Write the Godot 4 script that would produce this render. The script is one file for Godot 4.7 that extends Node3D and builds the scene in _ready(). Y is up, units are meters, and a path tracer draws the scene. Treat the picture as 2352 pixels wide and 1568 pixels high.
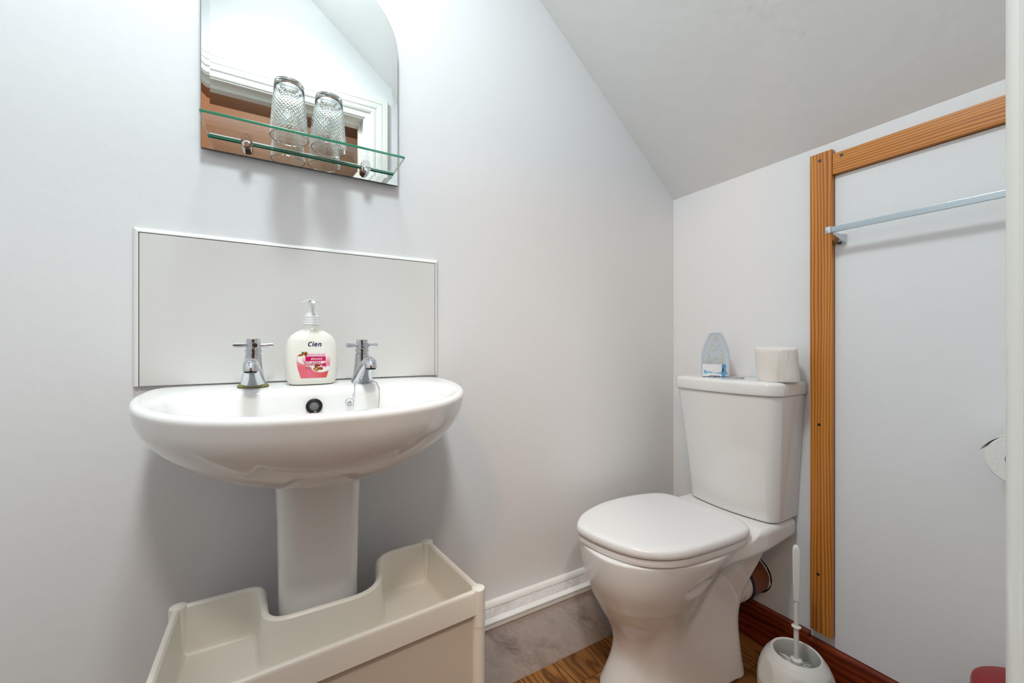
extends Node3D
# A small cloakroom under a sloping ceiling: wash basin, toilet, mirror and timber hatch frame, seen from its doorway.
# Origin: floor corner between the basin wall (z = 0) and the toilet wall (x = 0). The room lies at x < 0, z > 0.

const ROOM_L := -2.05      # left wall
const ROOM_F := 0.9855      # door wall, room side
const HALL_Z := 2.05       # far wall of the hallway
const CEIL := 2.45
const SLOPE := 0.813       # rise of the sloping ceiling per metre
const KNEE := 1.487        # its height at the toilet wall
const DOOR_X0 := -1.70
const DOOR_X1 := -0.955
const DOOR_H := 2.0

var M := {}

# ------------------------------------------------------------------ mesh builder
class MB:
	var v := PackedVector3Array()
	var f := PackedInt32Array()

	func add(p: Vector3) -> int:
		v.append(p)
		return v.size() - 1

	func tri(a: int, b: int, c: int) -> void:
		f.append(a); f.append(b); f.append(c)

	func quad(a: int, b: int, c: int, d: int) -> void:
		tri(a, b, c); tri(a, c, d)

	# rings of equal length; closed round each ring; caps are fans
	func loft(rings: Array, cap0 := true, cap1 := true, closed := true) -> void:
		var start := []
		for r in rings:
			start.append(v.size())
			for p in r: v.append(p)
		var n: int = rings[0].size()
		for i in rings.size() - 1:
			var m := n if closed else n - 1
			for j in m:
				var k := (j + 1) % n
				quad(start[i] + j, start[i] + k, start[i + 1] + k, start[i + 1] + j)
		for e in 2:
			if (e == 0 and cap0) or (e == 1 and cap1):
				var r: PackedVector3Array = rings[0] if e == 0 else rings[-1]
				var c := Vector3.ZERO
				for p in r: c += p
				var ci := add(c / n)
				var s: int = start[0] if e == 0 else start[-1]
				for j in n:
					var k := (j + 1) % n
					if e == 0: tri(ci, s + k, s + j)
					else: tri(ci, s + j, s + k)

	# rounded box
	func rbox(c: Vector3, size: Vector3, r := 0.002, seg := 2) -> void:
		r = minf(r, minf(size.x, minf(size.y, size.z)) * 0.499)
		var rings := []
		for e in 2:
			for i in seg + 1:
				var t := float(i) / seg * PI / 2
				var inset := r * (1.0 - (sin(t) if e == 0 else cos(t)))
				var y := -size.y / 2 + r * (1.0 - cos(t)) if e == 0 else size.y / 2 - r * (1.0 - sin(t))
				rings.append(MB.rrect(c + Vector3(0, y, 0), size.x - 2 * inset, size.z - 2 * inset, maxf(r - inset, 0.0002), seg))
		loft(rings)

	static func rrect(c: Vector3, w: float, d: float, r: float, seg := 3) -> PackedVector3Array:
		var o := PackedVector3Array()
		for q in 4:
			var cx := (w / 2 - r) * (1 if q in [0, 3] else -1)
			var cz := (d / 2 - r) * (1 if q in [0, 1] else -1)
			for i in seg + 1:
				var a := q * PI / 2 + float(i) / seg * PI / 2
				o.append(c + Vector3(cx + r * cos(a), 0, cz + r * sin(a)))
		return o

	# lathe round the y axis at c: profile of (radius, height)
	func lathe(c: Vector3, profile: Array, seg := 32, cap0 := true, cap1 := true) -> void:
		var rings := []
		for p in profile:
			var r := PackedVector3Array()
			for j in seg:
				var a := TAU * j / seg
				r.append(c + Vector3(p.x * cos(a), p.y, p.x * sin(a)))
			rings.append(r)
		loft(rings, cap0, cap1)

	# tube along points with radii
	func tube(pts: Array, radii: Array, seg := 12, caps := true, flat := 1.0) -> void:
		var rings := []
		var up := Vector3.UP
		for i in pts.size():
			var t: Vector3 = (pts[mini(i + 1, pts.size() - 1)] - pts[maxi(i - 1, 0)]).normalized()
			if i == 0 and absf(t.dot(up)) > 0.9: up = Vector3.RIGHT
			var s := t.cross(up).normalized()
			up = s.cross(t).normalized()
			var r := PackedVector3Array()
			for j in seg:
				var a := TAU * j / seg
				r.append(pts[i] + (s * cos(a) + up * sin(a) * flat) * radii[i % radii.size()])
			rings.append(r)
		loft(rings, caps, caps)

	# polygon in the xy plane pushed along z
	func prism(poly: PackedVector2Array, z0: float, z1: float) -> void:
		var s := v.size()
		for z in [z0, z1]:
			for p in poly: v.append(Vector3(p.x, p.y, z))
		var n := poly.size()
		var t := Geometry2D.triangulate_polygon(poly)
		var cw := Geometry2D.is_polygon_clockwise(poly)
		for i in n:
			var k := (i + 1) % n
			if cw: quad(s + k, s + i, s + n + i, s + n + k)
			else: quad(s + i, s + k, s + n + k, s + n + i)
		for i in range(0, t.size(), 3):
			var a := poly[t[i]]
			var b := poly[t[i + 1]]
			var c := poly[t[i + 2]]
			var ccw := (b - a).cross(c - a) > 0
			var i1: int = t[i + 1] if ccw else t[i + 2]
			var i2: int = t[i + 2] if ccw else t[i + 1]
			tri(s + n + t[i], s + n + i1, s + n + i2)
			tri(s + t[i], s + i2, s + i1)

	func xform(t: Transform3D, from := 0) -> void:
		for i in range(from, v.size()): v[i] = t * v[i]

	# long: axis index along which wood grain runs (uv in metres); orient: turn the closed mesh's faces outwards
	func mesh(angle := 38.0, long := -1, orient := true, shift := Vector2.ZERO) -> ArrayMesh:
		var n := f.size() / 3
		var fn := PackedVector3Array(); fn.resize(n)
		var vol := 0.0
		for i in n:
			var a := v[f[i * 3]]
			var b := v[f[i * 3 + 1]]
			var c := v[f[i * 3 + 2]]
			fn[i] = (b - a).cross(c - a)
			vol += a.dot(b.cross(c))
		var sg := -1.0 if orient and vol < 0 else 1.0
		var first := PackedInt32Array(); first.resize(v.size() + 1)
		for i in f.size(): first[f[i] + 1] += 1
		for i in v.size(): first[i + 1] += first[i]
		var fill := first.duplicate()
		var of := PackedInt32Array(); of.resize(f.size())
		for i in f.size():
			of[fill[f[i]]] = i / 3
			fill[f[i]] += 1
		var un := PackedVector3Array(); un.resize(n)
		for i in n: un[i] = fn[i].normalized()
		var lim := cos(deg_to_rad(angle))
		var ov := PackedVector3Array(); ov.resize(f.size())
		var on := PackedVector3Array(); on.resize(f.size())
		var ouv := PackedVector2Array(); ouv.resize(f.size())
		for i in n:
			for k in 3:
				var kk: int = k if sg < 0 else [0, 2, 1][k]   # Godot's front faces run clockwise
				var vi := f[i * 3 + kk]
				var s := Vector3.ZERO
				for q in range(first[vi], first[vi + 1]):
					var t := of[q]
					if un[i].dot(un[t]) > lim: s += fn[t]
				s = s.normalized() * sg
				if s.length_squared() < 0.5: s = un[i] * sg
				var o := i * 3 + k
				ov[o] = v[vi]
				on[o] = s
				if long >= 0:
					var an := un[i].abs()
					var u := 0
					for ax in 3:
						if ax != long and an[ax] <= an[3 - long - ax] + (0.001 if ax > 3 - long - ax else 0.0): u = ax
					ouv[o] = Vector2(v[vi][u], v[vi][long]) + shift
		var arr := []
		arr.resize(Mesh.ARRAY_MAX)
		arr[Mesh.ARRAY_VERTEX] = ov
		arr[Mesh.ARRAY_NORMAL] = on
		if long >= 0: arr[Mesh.ARRAY_TEX_UV] = ouv
		var m := ArrayMesh.new()
		m.add_surface_from_arrays(Mesh.PRIMITIVE_TRIANGLES, arr)
		return m

# ------------------------------------------------------------------ scene helpers
func part(called: String, mesh: Mesh, mat: Material, parent: Node = self, at := Vector3.ZERO) -> MeshInstance3D:
	var o := MeshInstance3D.new()
	o.name = called
	o.mesh = mesh
	o.material_override = mat
	o.position = at
	parent.add_child(o, true)
	return o

func tag(o: Node, label: String, category: String, group := "") -> Node:
	o.set_meta("label", label)
	o.set_meta("category", category)
	if group: o.set_meta("group", group)
	return o

func thing(called: String, at: Vector3, label: String, category: String, group := "") -> Node3D:
	var o := Node3D.new()
	o.name = called
	add_child(o, true)
	o.position = at
	tag(o, label, category, group)
	return o

func struct(called: String, mesh: Mesh, mat: Material, label: String, category: String) -> MeshInstance3D:
	var o := part(called, mesh, mat)
	tag(o, label, category)
	o.set_meta("kind", "structure")
	return o

func bx(c: Vector3, s: Vector3, r := 0.002, long := -1, shift := Vector2.ZERO) -> ArrayMesh:
	var b := MB.new()
	b.rbox(c, s, r)
	return b.mesh(38, long, true, shift)

func cuboid(lo: Vector3, hi: Vector3, long := -1, shift := Vector2.ZERO) -> ArrayMesh:
	return bx((lo + hi) / 2, hi - lo, 0.0005, long, shift)

func mat(c: Color, rough := 0.5, metal := 0.0, spec := 0.5) -> StandardMaterial3D:
	var m := StandardMaterial3D.new()
	m.albedo_color = c
	m.roughness = rough
	m.metallic = metal
	m.metallic_specular = spec
	return m

func noise(seed_: int, freq: float, octaves := 3) -> FastNoiseLite:
	var n := FastNoiseLite.new()
	n.seed = seed_
	n.noise_type = FastNoiseLite.TYPE_SIMPLEX_SMOOTH
	n.frequency = freq
	n.fractal_octaves = octaves
	return n

func noise_tex(seed_: int, freq: float, octaves := 3, size := 512) -> NoiseTexture2D:
	var t := NoiseTexture2D.new()
	t.width = size
	t.height = size
	t.seamless = true
	t.noise = noise(seed_, freq, octaves)
	return t

# wood: u across the grain, v along it
func wood_tex(w: int, h: int, light: Color, dark: Color, lines: float, seed_: int, hard := 2.0, fine := 0.25, wave := 1.0) -> ImageTexture:
	var im := Image.create(w, h, false, Image.FORMAT_RGB8)
	var a := noise(seed_, 1.0, 2)
	var b := noise(seed_ + 7, 1.0, 2)
	for y in h:
		var vy := float(y) / h
		for x in w:
			var ux := float(x) / w
			var warp := a.get_noise_2d(ux * 2.0 * wave, vy * 2.2 * wave) * 1.1 * wave + a.get_noise_2d(ux * 1.0 + 40.0, vy * 9.0) * 0.06
			var ring := 0.5 + 0.5 * sin(TAU * (ux * lines + warp * lines * 0.28))
			ring = pow(ring, hard)
			var tone := b.get_noise_2d(ux * 3.0, vy * 1.5) * 0.35
			var fibre := b.get_noise_2d(ux * 95.0 + 9.0, vy * 7.0) * fine
			var t := clampf(ring * 0.85 + tone + fibre, 0.0, 1.0)
			im.set_pixel(x, y, light.lerp(dark, t))
	return ImageTexture.create_from_image(im)

func wood_mat(tex: Texture2D, metres: Vector2, rough := 0.45, tint := Color.WHITE) -> StandardMaterial3D:
	var m := mat(tint, rough)
	m.albedo_texture = tex
	m.uv1_scale = Vector3(1.0 / metres.x, 1.0 / metres.y, 1)
	return m

func plaster(c: Color, depth: float, scale_: float, seed_: int, rough := 0.75) -> StandardMaterial3D:
	var m := mat(c, rough, 0.0, 0.4)
	m.heightmap_enabled = true
	m.heightmap_texture = noise_tex(seed_, 0.02, 5)
	m.heightmap_scale = depth
	m.uv1_triplanar = true
	m.uv1_world_triplanar = true
	m.uv1_scale = Vector3.ONE * scale_
	return m

func marble_tex() -> ImageTexture:
	var w := 512
	var h := 512
	var im := Image.create(w, h, false, Image.FORMAT_RGB8)
	var a := noise(31, 1.0, 5)
	var b := noise(77, 1.0, 4)
	for y in h:
		for x in w:
			var p := Vector2(float(x) / w, float(y) / h)
			var q := Vector2(p.x * 0.80 + p.y * 0.6, p.y * 0.8 - p.x * 0.6)
			var cloud := a.get_noise_2d(q.x * 3.2, q.y * 1.6)
			var vein := 1.0 - absf(b.get_noise_2d(q.x * 4.6 + cloud * 0.5, q.y * 1.5 + 5.0)) * 3.2
			var thin := 1.0 - absf(a.get_noise_2d(q.x * 7.0 + 13.0, q.y * 2.6 - 4.0)) * 16.0
			var fleck := b.get_noise_2d(q.x * 55.0, q.y * 22.0) * 0.10
			var t := clampf(maxf(vein, 0.0) * clampf(cloud + 0.30, 0.0, 1.0) * 0.6 + fleck * 1.3 + maxf(cloud, 0.0) * 0.3 + maxf(0.0, a.get_noise_2d(q.x * 9.0 + 3.0, q.y * 2.2 + 8.0)) * 0.3, 0.0, 1.0)
			var c := Color(0.845, 0.83, 0.825).lerp(Color(0.56, 0.53, 0.52), t)
			c = c.lerp(Color(0.93, 0.92, 0.91), clampf(thin, 0.0, 1.0) * 0.35)
			im.set_pixel(x, y, c)
	return ImageTexture.create_from_image(im)

func glass_pane(c: Color, alpha := 0.03, rough := 0.0) -> StandardMaterial3D:
	var m := mat(Color(c.r, c.g, c.b, alpha), rough)
	m.transparency = BaseMaterial3D.TRANSPARENCY_ALPHA
	return m

func make_materials() -> void:
	M.wall = plaster(Color(0.91, 0.913, 0.918), 0.035, 2.6, 3, 0.55)
	M.wall_b = plaster(Color(0.94, 0.94, 0.942), 0.05, 2.2, 4, 0.6)
	M.ceil = plaster(Color(0.955, 0.955, 0.95), 0.11, 2.4, 5, 0.85)
	M.ceramic = mat(Color(0.94, 0.94, 0.935), 0.03, 0.0, 0.55)
	M.seat = mat(Color(0.935, 0.935, 0.935), 0.16, 0.0, 0.5)
	M.chrome = mat(Color(0.80, 0.81, 0.83), 0.07, 1.0)
	M.satin = mat(Color(0.70, 0.73, 0.75), 0.2, 1.0)
	M.steel = mat(Color(0.34, 0.33, 0.31), 0.4, 1.0)
	M.mirror = mat(Color(0.90, 0.915, 0.91), 0.0, 1.0)
	M.black = mat(Color(0.03, 0.03, 0.03), 0.5)
	M.rubber = mat(Color(0.12, 0.11, 0.12), 0.45)
	M.gloss = mat(Color(0.93, 0.93, 0.905), 0.22)
	M.tile = mat(Color(0.875, 0.87, 0.86), 0.10)
	M.upvc = mat(Color(0.94, 0.94, 0.93), 0.25)
	M.cream = mat(Color(0.95, 0.938, 0.90), 0.34)
	M.cream_panel = mat(Color(0.86, 0.83, 0.77), 0.42)
	M.plastic = mat(Color(0.93, 0.925, 0.905), 0.3)
	M.red = mat(Color(0.58, 0.03, 0.075), 0.32)
	M.brown_pipe = mat(Color(0.50, 0.245, 0.10), 0.42)
	M.hall = plaster(Color(0.385, 0.30, 0.24), 0.03, 2.0, 9, 0.7)
	M.skin_paper = plaster(Color(0.94, 0.92, 0.895), 0.025, 7.0, 21, 0.95)
	M.paper = plaster(Color(0.945, 0.94, 0.925), 0.05, 12.0, 22, 0.95)
	var pine := wood_tex(256, 1024, Color(0.855, 0.56, 0.225), Color(0.63, 0.34, 0.085), 9.0, 11, 1.7, 0.25, 0.42)
	M.pine = wood_mat(pine, Vector2(0.075, 1.5), 0.34)
	var mah := wood_tex(256, 512, Color(0.55, 0.215, 0.085), Color(0.34, 0.11, 0.04), 5.0, 23, 1.2, 0.5, 0.6)
	M.mahogany = wood_mat(mah, Vector2(0.12, 0.7), 0.25)
	M.planks = []
	for i in 4:
		var t := wood_tex(160, 512, [Color(0.66, 0.46, 0.25), Color(0.59, 0.40, 0.21), Color(0.69, 0.50, 0.28), Color(0.54, 0.36, 0.185)][i], Color(0.34, 0.20, 0.085), 6.0, 41 + i * 5, 3.5, 0.8, 0.8)
		M.planks.append(wood_mat(t, Vector2(0.15, 0.6), 0.32))
	M.marble = mat(Color.WHITE, 0.22)
	M.marble.albedo_texture = marble_tex()
	M.marble.uv1_scale = Vector3(1.0 / 0.42, 1.0 / 0.42, 1)
	# tumblers: solid clear glass
	M.glass = mat(Color(0.97, 0.985, 0.98, 0.0), 0.0)
	M.glass.refraction_enabled = true
	M.glass.refraction_scale = 0.05
	M.pane = glass_pane(Color(0.9, 0.97, 0.95), 0.02)
	M.edge = mat(Color(0.20, 0.55, 0.44), 0.08, 0.0, 0.6)
	M.clear_plastic = glass_pane(Color(0.93, 0.93, 0.90), 0.28, 0.12)
	M.frosted = mat(Color(0.945, 0.95, 0.955), 0.3)
	M.bottle = mat(Color(0.925, 0.915, 0.88), 0.12)
	M.bottle.clearcoat_enabled = true
	M.bottle.clearcoat = 0.5
	M.fresh = mat(Color(0.885, 0.92, 0.945), 0.25)
	M.fresh.backlight_enabled = true
	M.fresh.backlight = Color(0.5, 0.6, 0.7)

# ------------------------------------------------------------------ curves
func closed_curve(pts: Array, per := 6) -> PackedVector2Array:
	var o := PackedVector2Array()
	var n := pts.size()
	for i in n:
		for k in per:
			o.append(pts[i].cubic_interpolate(pts[(i + 1) % n], pts[(i + n - 1) % n], pts[(i + 2) % n], float(k) / per))
	return o

func offset_loop(poly: PackedVector2Array, d: float) -> PackedVector2Array:
	# moves each point of a closed loop towards its inside by d
	var o := PackedVector2Array()
	var n := poly.size()
	var s := -1.0 if Geometry2D.is_polygon_clockwise(poly) else 1.0
	for i in n:
		var t := (poly[(i + 1) % n] - poly[(i + n - 1) % n]).normalized()
		o.append(poly[i] + Vector2(-t.y, t.x) * d * s)
	return o

func ring_xz(poly: PackedVector2Array, y: float) -> PackedVector3Array:
	var o := PackedVector3Array()
	for p in poly: o.append(Vector3(p.x, y, p.y))
	return o

func round_poly(pts: Array, radii: Array, seg := 8) -> PackedVector2Array:
	# corners rounded by quadratic arcs
	var o := PackedVector2Array()
	var n := pts.size()
	for i in n:
		var p: Vector2 = pts[i]
		var a: Vector2 = pts[(i + n - 1) % n]
		var b: Vector2 = pts[(i + 1) % n]
		var r: float = radii[i]
		var pa := p + (a - p).normalized() * r
		var pb := p + (b - p).normalized() * r
		for k in seg + 1:
			var t := float(k) / seg
			o.append(pa.lerp(p, t).lerp(p.lerp(pb, t), t))
	return o

func table(y: float, ys: Array, xs: Array) -> float:
	for i in ys.size() - 1:
		if y <= ys[i + 1]:
			var t := clampf((y - ys[i]) / (ys[i + 1] - ys[i]), 0.0, 1.0)
			var i0 := maxi(i - 1, 0)
			var i3 := mini(i + 2, ys.size() - 1)
			return cubic_interpolate(xs[i], xs[i + 1], xs[i0], xs[i3], t)
	return xs[-1]

func text_mesh(s: String, h: float, depth: float, bold := true) -> Array:
	# [arrays of flat lettering, width]
	var fnt := SystemFont.new()
	fnt.font_names = PackedStringArray(["Droid Sans"])
	fnt.font_weight = 700 if bold else 400
	var t := TextMesh.new()
	t.font = fnt
	t.text = s
	t.font_size = 64
	t.pixel_size = h / 64.0
	t.depth = depth
	t.curve_step = 2.0
	return [t.get_mesh_arrays(), t]

func lettering(s: String, h: float, at: Vector3, mat_: Material, parent: Node, called: String, slant := 0.0, wrap := false, wide := 1.0, bold := true) -> void:
	var a: Array = text_mesh(s, h, 0.0006, bold)[0]
	var vv: PackedVector3Array = a[Mesh.ARRAY_VERTEX]
	if vv.is_empty(): return
	for i in vv.size():
		var p := vv[i]
		p = Vector3(p.x * wide + p.y * slant, p.y, p.z) + at
		if wrap: p.z += soap_front(p.x, p.y) + 0.0002
		vv[i] = p
	a[Mesh.ARRAY_VERTEX] = vv
	var m := ArrayMesh.new()
	m.add_surface_from_arrays(Mesh.PRIMITIVE_TRIANGLES, a)
	part(called, m, mat_, parent)

# ------------------------------------------------------------------ surface nets
func nets(sd: Callable, lo: Vector3, hi: Vector3, h: float) -> ArrayMesh:
	var nx := int((hi.x - lo.x) / h) + 2
	var ny := int((hi.y - lo.y) / h) + 2
	var nz := int((hi.z - lo.z) / h) + 2
	var g := PackedFloat32Array()
	g.resize(nx * ny * nz)
	for k in ny:
		for j in nz:
			for i in nx:
				g[(k * nz + j) * nx + i] = sd.call(lo + Vector3(i, k, j) * h)
	var id := PackedInt32Array()
	id.resize(nx * ny * nz)
	id.fill(-1)
	var v := PackedVector3Array()
	var off := [Vector3i(0, 0, 0), Vector3i(1, 0, 0), Vector3i(0, 1, 0), Vector3i(1, 1, 0), Vector3i(0, 0, 1), Vector3i(1, 0, 1), Vector3i(0, 1, 1), Vector3i(1, 1, 1)]
	var ed := [[0, 1], [2, 3], [4, 5], [6, 7], [0, 2], [1, 3], [4, 6], [5, 7], [0, 4], [1, 5], [2, 6], [3, 7]]
	for k in ny - 1:
		for j in nz - 1:
			for i in nx - 1:
				var base := (k * nz + j) * nx + i
				var q := [g[base], g[base + 1], g[base + nx * nz], g[base + nx * nz + 1], g[base + nx], g[base + nx + 1], g[base + nx * nz + nx], g[base + nx * nz + nx + 1]]
				var neg := 0
				for x in q:
					if x < 0: neg += 1
				if neg == 0 or neg == 8: continue
				var s := Vector3.ZERO
				var c := 0
				for e in ed:
					var a: float = q[e[0]]
					var b: float = q[e[1]]
					if (a < 0) != (b < 0):
						s += Vector3(off[e[0]]).lerp(Vector3(off[e[1]]), a / (a - b))
						c += 1
				id[base] = v.size()
				v.append(lo + (Vector3(i, k, j) + s / c) * h)
	# normals from the field
	var nn := PackedVector3Array()
	var e := h * 0.9
	for p in v:
		nn.append(Vector3(sd.call(p + Vector3(e, 0, 0)) - sd.call(p - Vector3(e, 0, 0)), sd.call(p + Vector3(0, e, 0)) - sd.call(p - Vector3(0, e, 0)), sd.call(p + Vector3(0, 0, e)) - sd.call(p - Vector3(0, 0, e))).normalized())
	var ix := PackedInt32Array()
	var step := [1, nx * nz, nx]
	for k in range(1, ny - 1):
		for j in range(1, nz - 1):
			for i in range(1, nx - 1):
				var base := (k * nz + j) * nx + i
				for ax in 3:
					var a := g[base]
					var b := g[base + step[ax]]
					if (a < 0) == (b < 0): continue
					var s1: int = step[(ax + 1) % 3]
					var s2: int = step[(ax + 2) % 3]
					var q := [id[base], id[base - s1], id[base - s1 - s2], id[base - s2]]
					if q.min() < 0: continue
					for t in [[0, 1, 2], [0, 2, 3]]:
						var A: int = q[t[0]]
						var B: int = q[t[1]]
						var C: int = q[t[2]]
						if (v[B] - v[A]).cross(v[C] - v[A]).dot(nn[A] + nn[B] + nn[C]) > 0:
							ix.append_array([A, C, B])
						else:
							ix.append_array([A, B, C])
	var arr := []
	arr.resize(Mesh.ARRAY_MAX)
	arr[Mesh.ARRAY_VERTEX] = v
	arr[Mesh.ARRAY_NORMAL] = nn
	arr[Mesh.ARRAY_INDEX] = ix
	var m := ArrayMesh.new()
	m.add_surface_from_arrays(Mesh.PRIMITIVE_TRIANGLES, arr)
	return m

func smin(a: float, b: float, k: float) -> float:
	var h := maxf(k - absf(a - b), 0.0) / k
	return minf(a, b) - h * h * k * 0.25

func rbox_sd(p: Vector3, c: Vector3, half: Vector3, r: float) -> float:
	var q := (p - c).abs() - half + Vector3.ONE * r
	return q.max(Vector3.ZERO).length() + minf(maxf(q.x, maxf(q.y, q.z)), 0.0) - r

# ================================================================== build
func _ready() -> void:
	# ---- camera: about 14 mm on full frame, levelled, lens shifted a hair
	var cam := Camera3D.new()
	cam.name = "camera"
	cam.projection = Camera3D.PROJECTION_FRUSTUM
	cam.near = 0.05
	cam.far = 30.0
	cam.size = 2.0 * 0.05 * 784.0 / 929.0
	cam.frustum_offset = Vector2(0, 0.05 * 9.0 / 929.0)
	add_child(cam)
	cam.position = Vector3(-1.3176, 0.93, 1.0306)
	cam.rotation.y = deg_to_rad(-30.2)
	cam.current = true

	# ---- environment: no daylight gets in
	var env := Environment.new()
	env.background_mode = Environment.BG_COLOR
	env.background_color = Color(0, 0, 0)
	env.ambient_light_source = Environment.AMBIENT_SOURCE_DISABLED
	env.tonemap_mode = Environment.TONE_MAPPER_LINEAR
	env.tonemap_exposure = 1.29
	env.sdfgi_enabled = true
	env.ssao_enabled = true
	env.ssil_enabled = true
	var we := WorldEnvironment.new()
	we.name = "environment"
	we.environment = env
	add_child(we)

	make_materials()
	build_lamps()
	build_shell()
	build_door()
	build_box_skirting()
	build_splashback()
	build_basin()
	build_taps()
	build_soap()
	build_mirror()
	build_storage()
	build_toilet()
	build_cistern_things()
	build_soil_pipe()
	build_hatch_frame()
	build_towel_rail()
	build_roll_holder()
	build_brush()
	build_bin()

# ---- lamps
func build_lamps() -> void:
	var lit := mat(Color(0.95, 0.95, 0.95), 0.4)
	lit.emission_enabled = true
	lit.emission = Color(0.94, 0.985, 1.0)
	lit.emission_energy_multiplier = 8.5
	var t := thing("ceiling_lamp", Vector3(-1.315, CEIL, 0.57), "round opal ceiling lamp on the flat strip of ceiling", "lamp")
	var b := MB.new()
	b.lathe(Vector3.ZERO, [Vector2(0.128, 0), Vector2(0.128, -0.02), Vector2(0.122, -0.022)], 48)
	part("base_ring", b.mesh(), M.gloss, t)
	b = MB.new()
	b.lathe(Vector3.ZERO, [Vector2(0.121, -0.021), Vector2(0.119, -0.05), Vector2(0.1, -0.08), Vector2(0.06, -0.097), Vector2(0.02, -0.102)], 48)
	part("lamp_shade", b.mesh(), lit, t)
	var l := SpotLight3D.new()
	l.name = "ceiling_lamp_light"
	l.light_color = Color(0.94, 0.985, 1.0)
	l.light_energy = 0.98
	l.light_size = 0.115
	l.spot_range = 8.0
	l.spot_attenuation = 2.0
	l.spot_angle = 86.0
	l.spot_angle_attenuation = 1.0
	l.shadow_enabled = true
	t.add_child(l)
	l.position = Vector3(0, -0.085, 0)
	l.rotation.x = -PI / 2
	# the hallway's two lamps: one over the doorway, a warmer one further along
	for e in [[Vector3(-1.33, 2.4, 1.50), Color(1.0, 0.98, 0.95), 1.0, "white round lamp on the hallway ceiling outside the doorway"], [Vector3(-2.15, 2.4, 1.74), Color(1.0, 0.72, 0.42), 0.8, "warm yellow round lamp further along the hallway ceiling"]]:
		var warm := mat(Color(0.95, 0.93, 0.88), 0.4)
		warm.emission_enabled = true
		warm.emission = e[1]
		warm.emission_energy_multiplier = 3.0
		t = thing("hallway_lamp", e[0], e[3], "lamp")
		b = MB.new()
		b.lathe(Vector3.ZERO, [Vector2(0.125, 0), Vector2(0.125, -0.012), Vector2(0.12, -0.014)], 32)
		part("base_ring", b.mesh(), M.gloss, t)
		b = MB.new()
		b.lathe(Vector3.ZERO, [Vector2(0.119, -0.013), Vector2(0.11, -0.06), Vector2(0.06, -0.095), Vector2(0.01, -0.102)], 32)
		part("lamp_shade", b.mesh(), warm, t)
		var w := OmniLight3D.new()
		w.name = "hallway_lamp_light"
		w.light_color = e[1]
		w.light_energy = e[2]
		w.light_size = 0.1
		w.omni_range = 8.0
		w.omni_attenuation = 2.0
		w.shadow_enabled = true
		t.add_child(w)
		w.position = Vector3(0, -0.05, 0)

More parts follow.
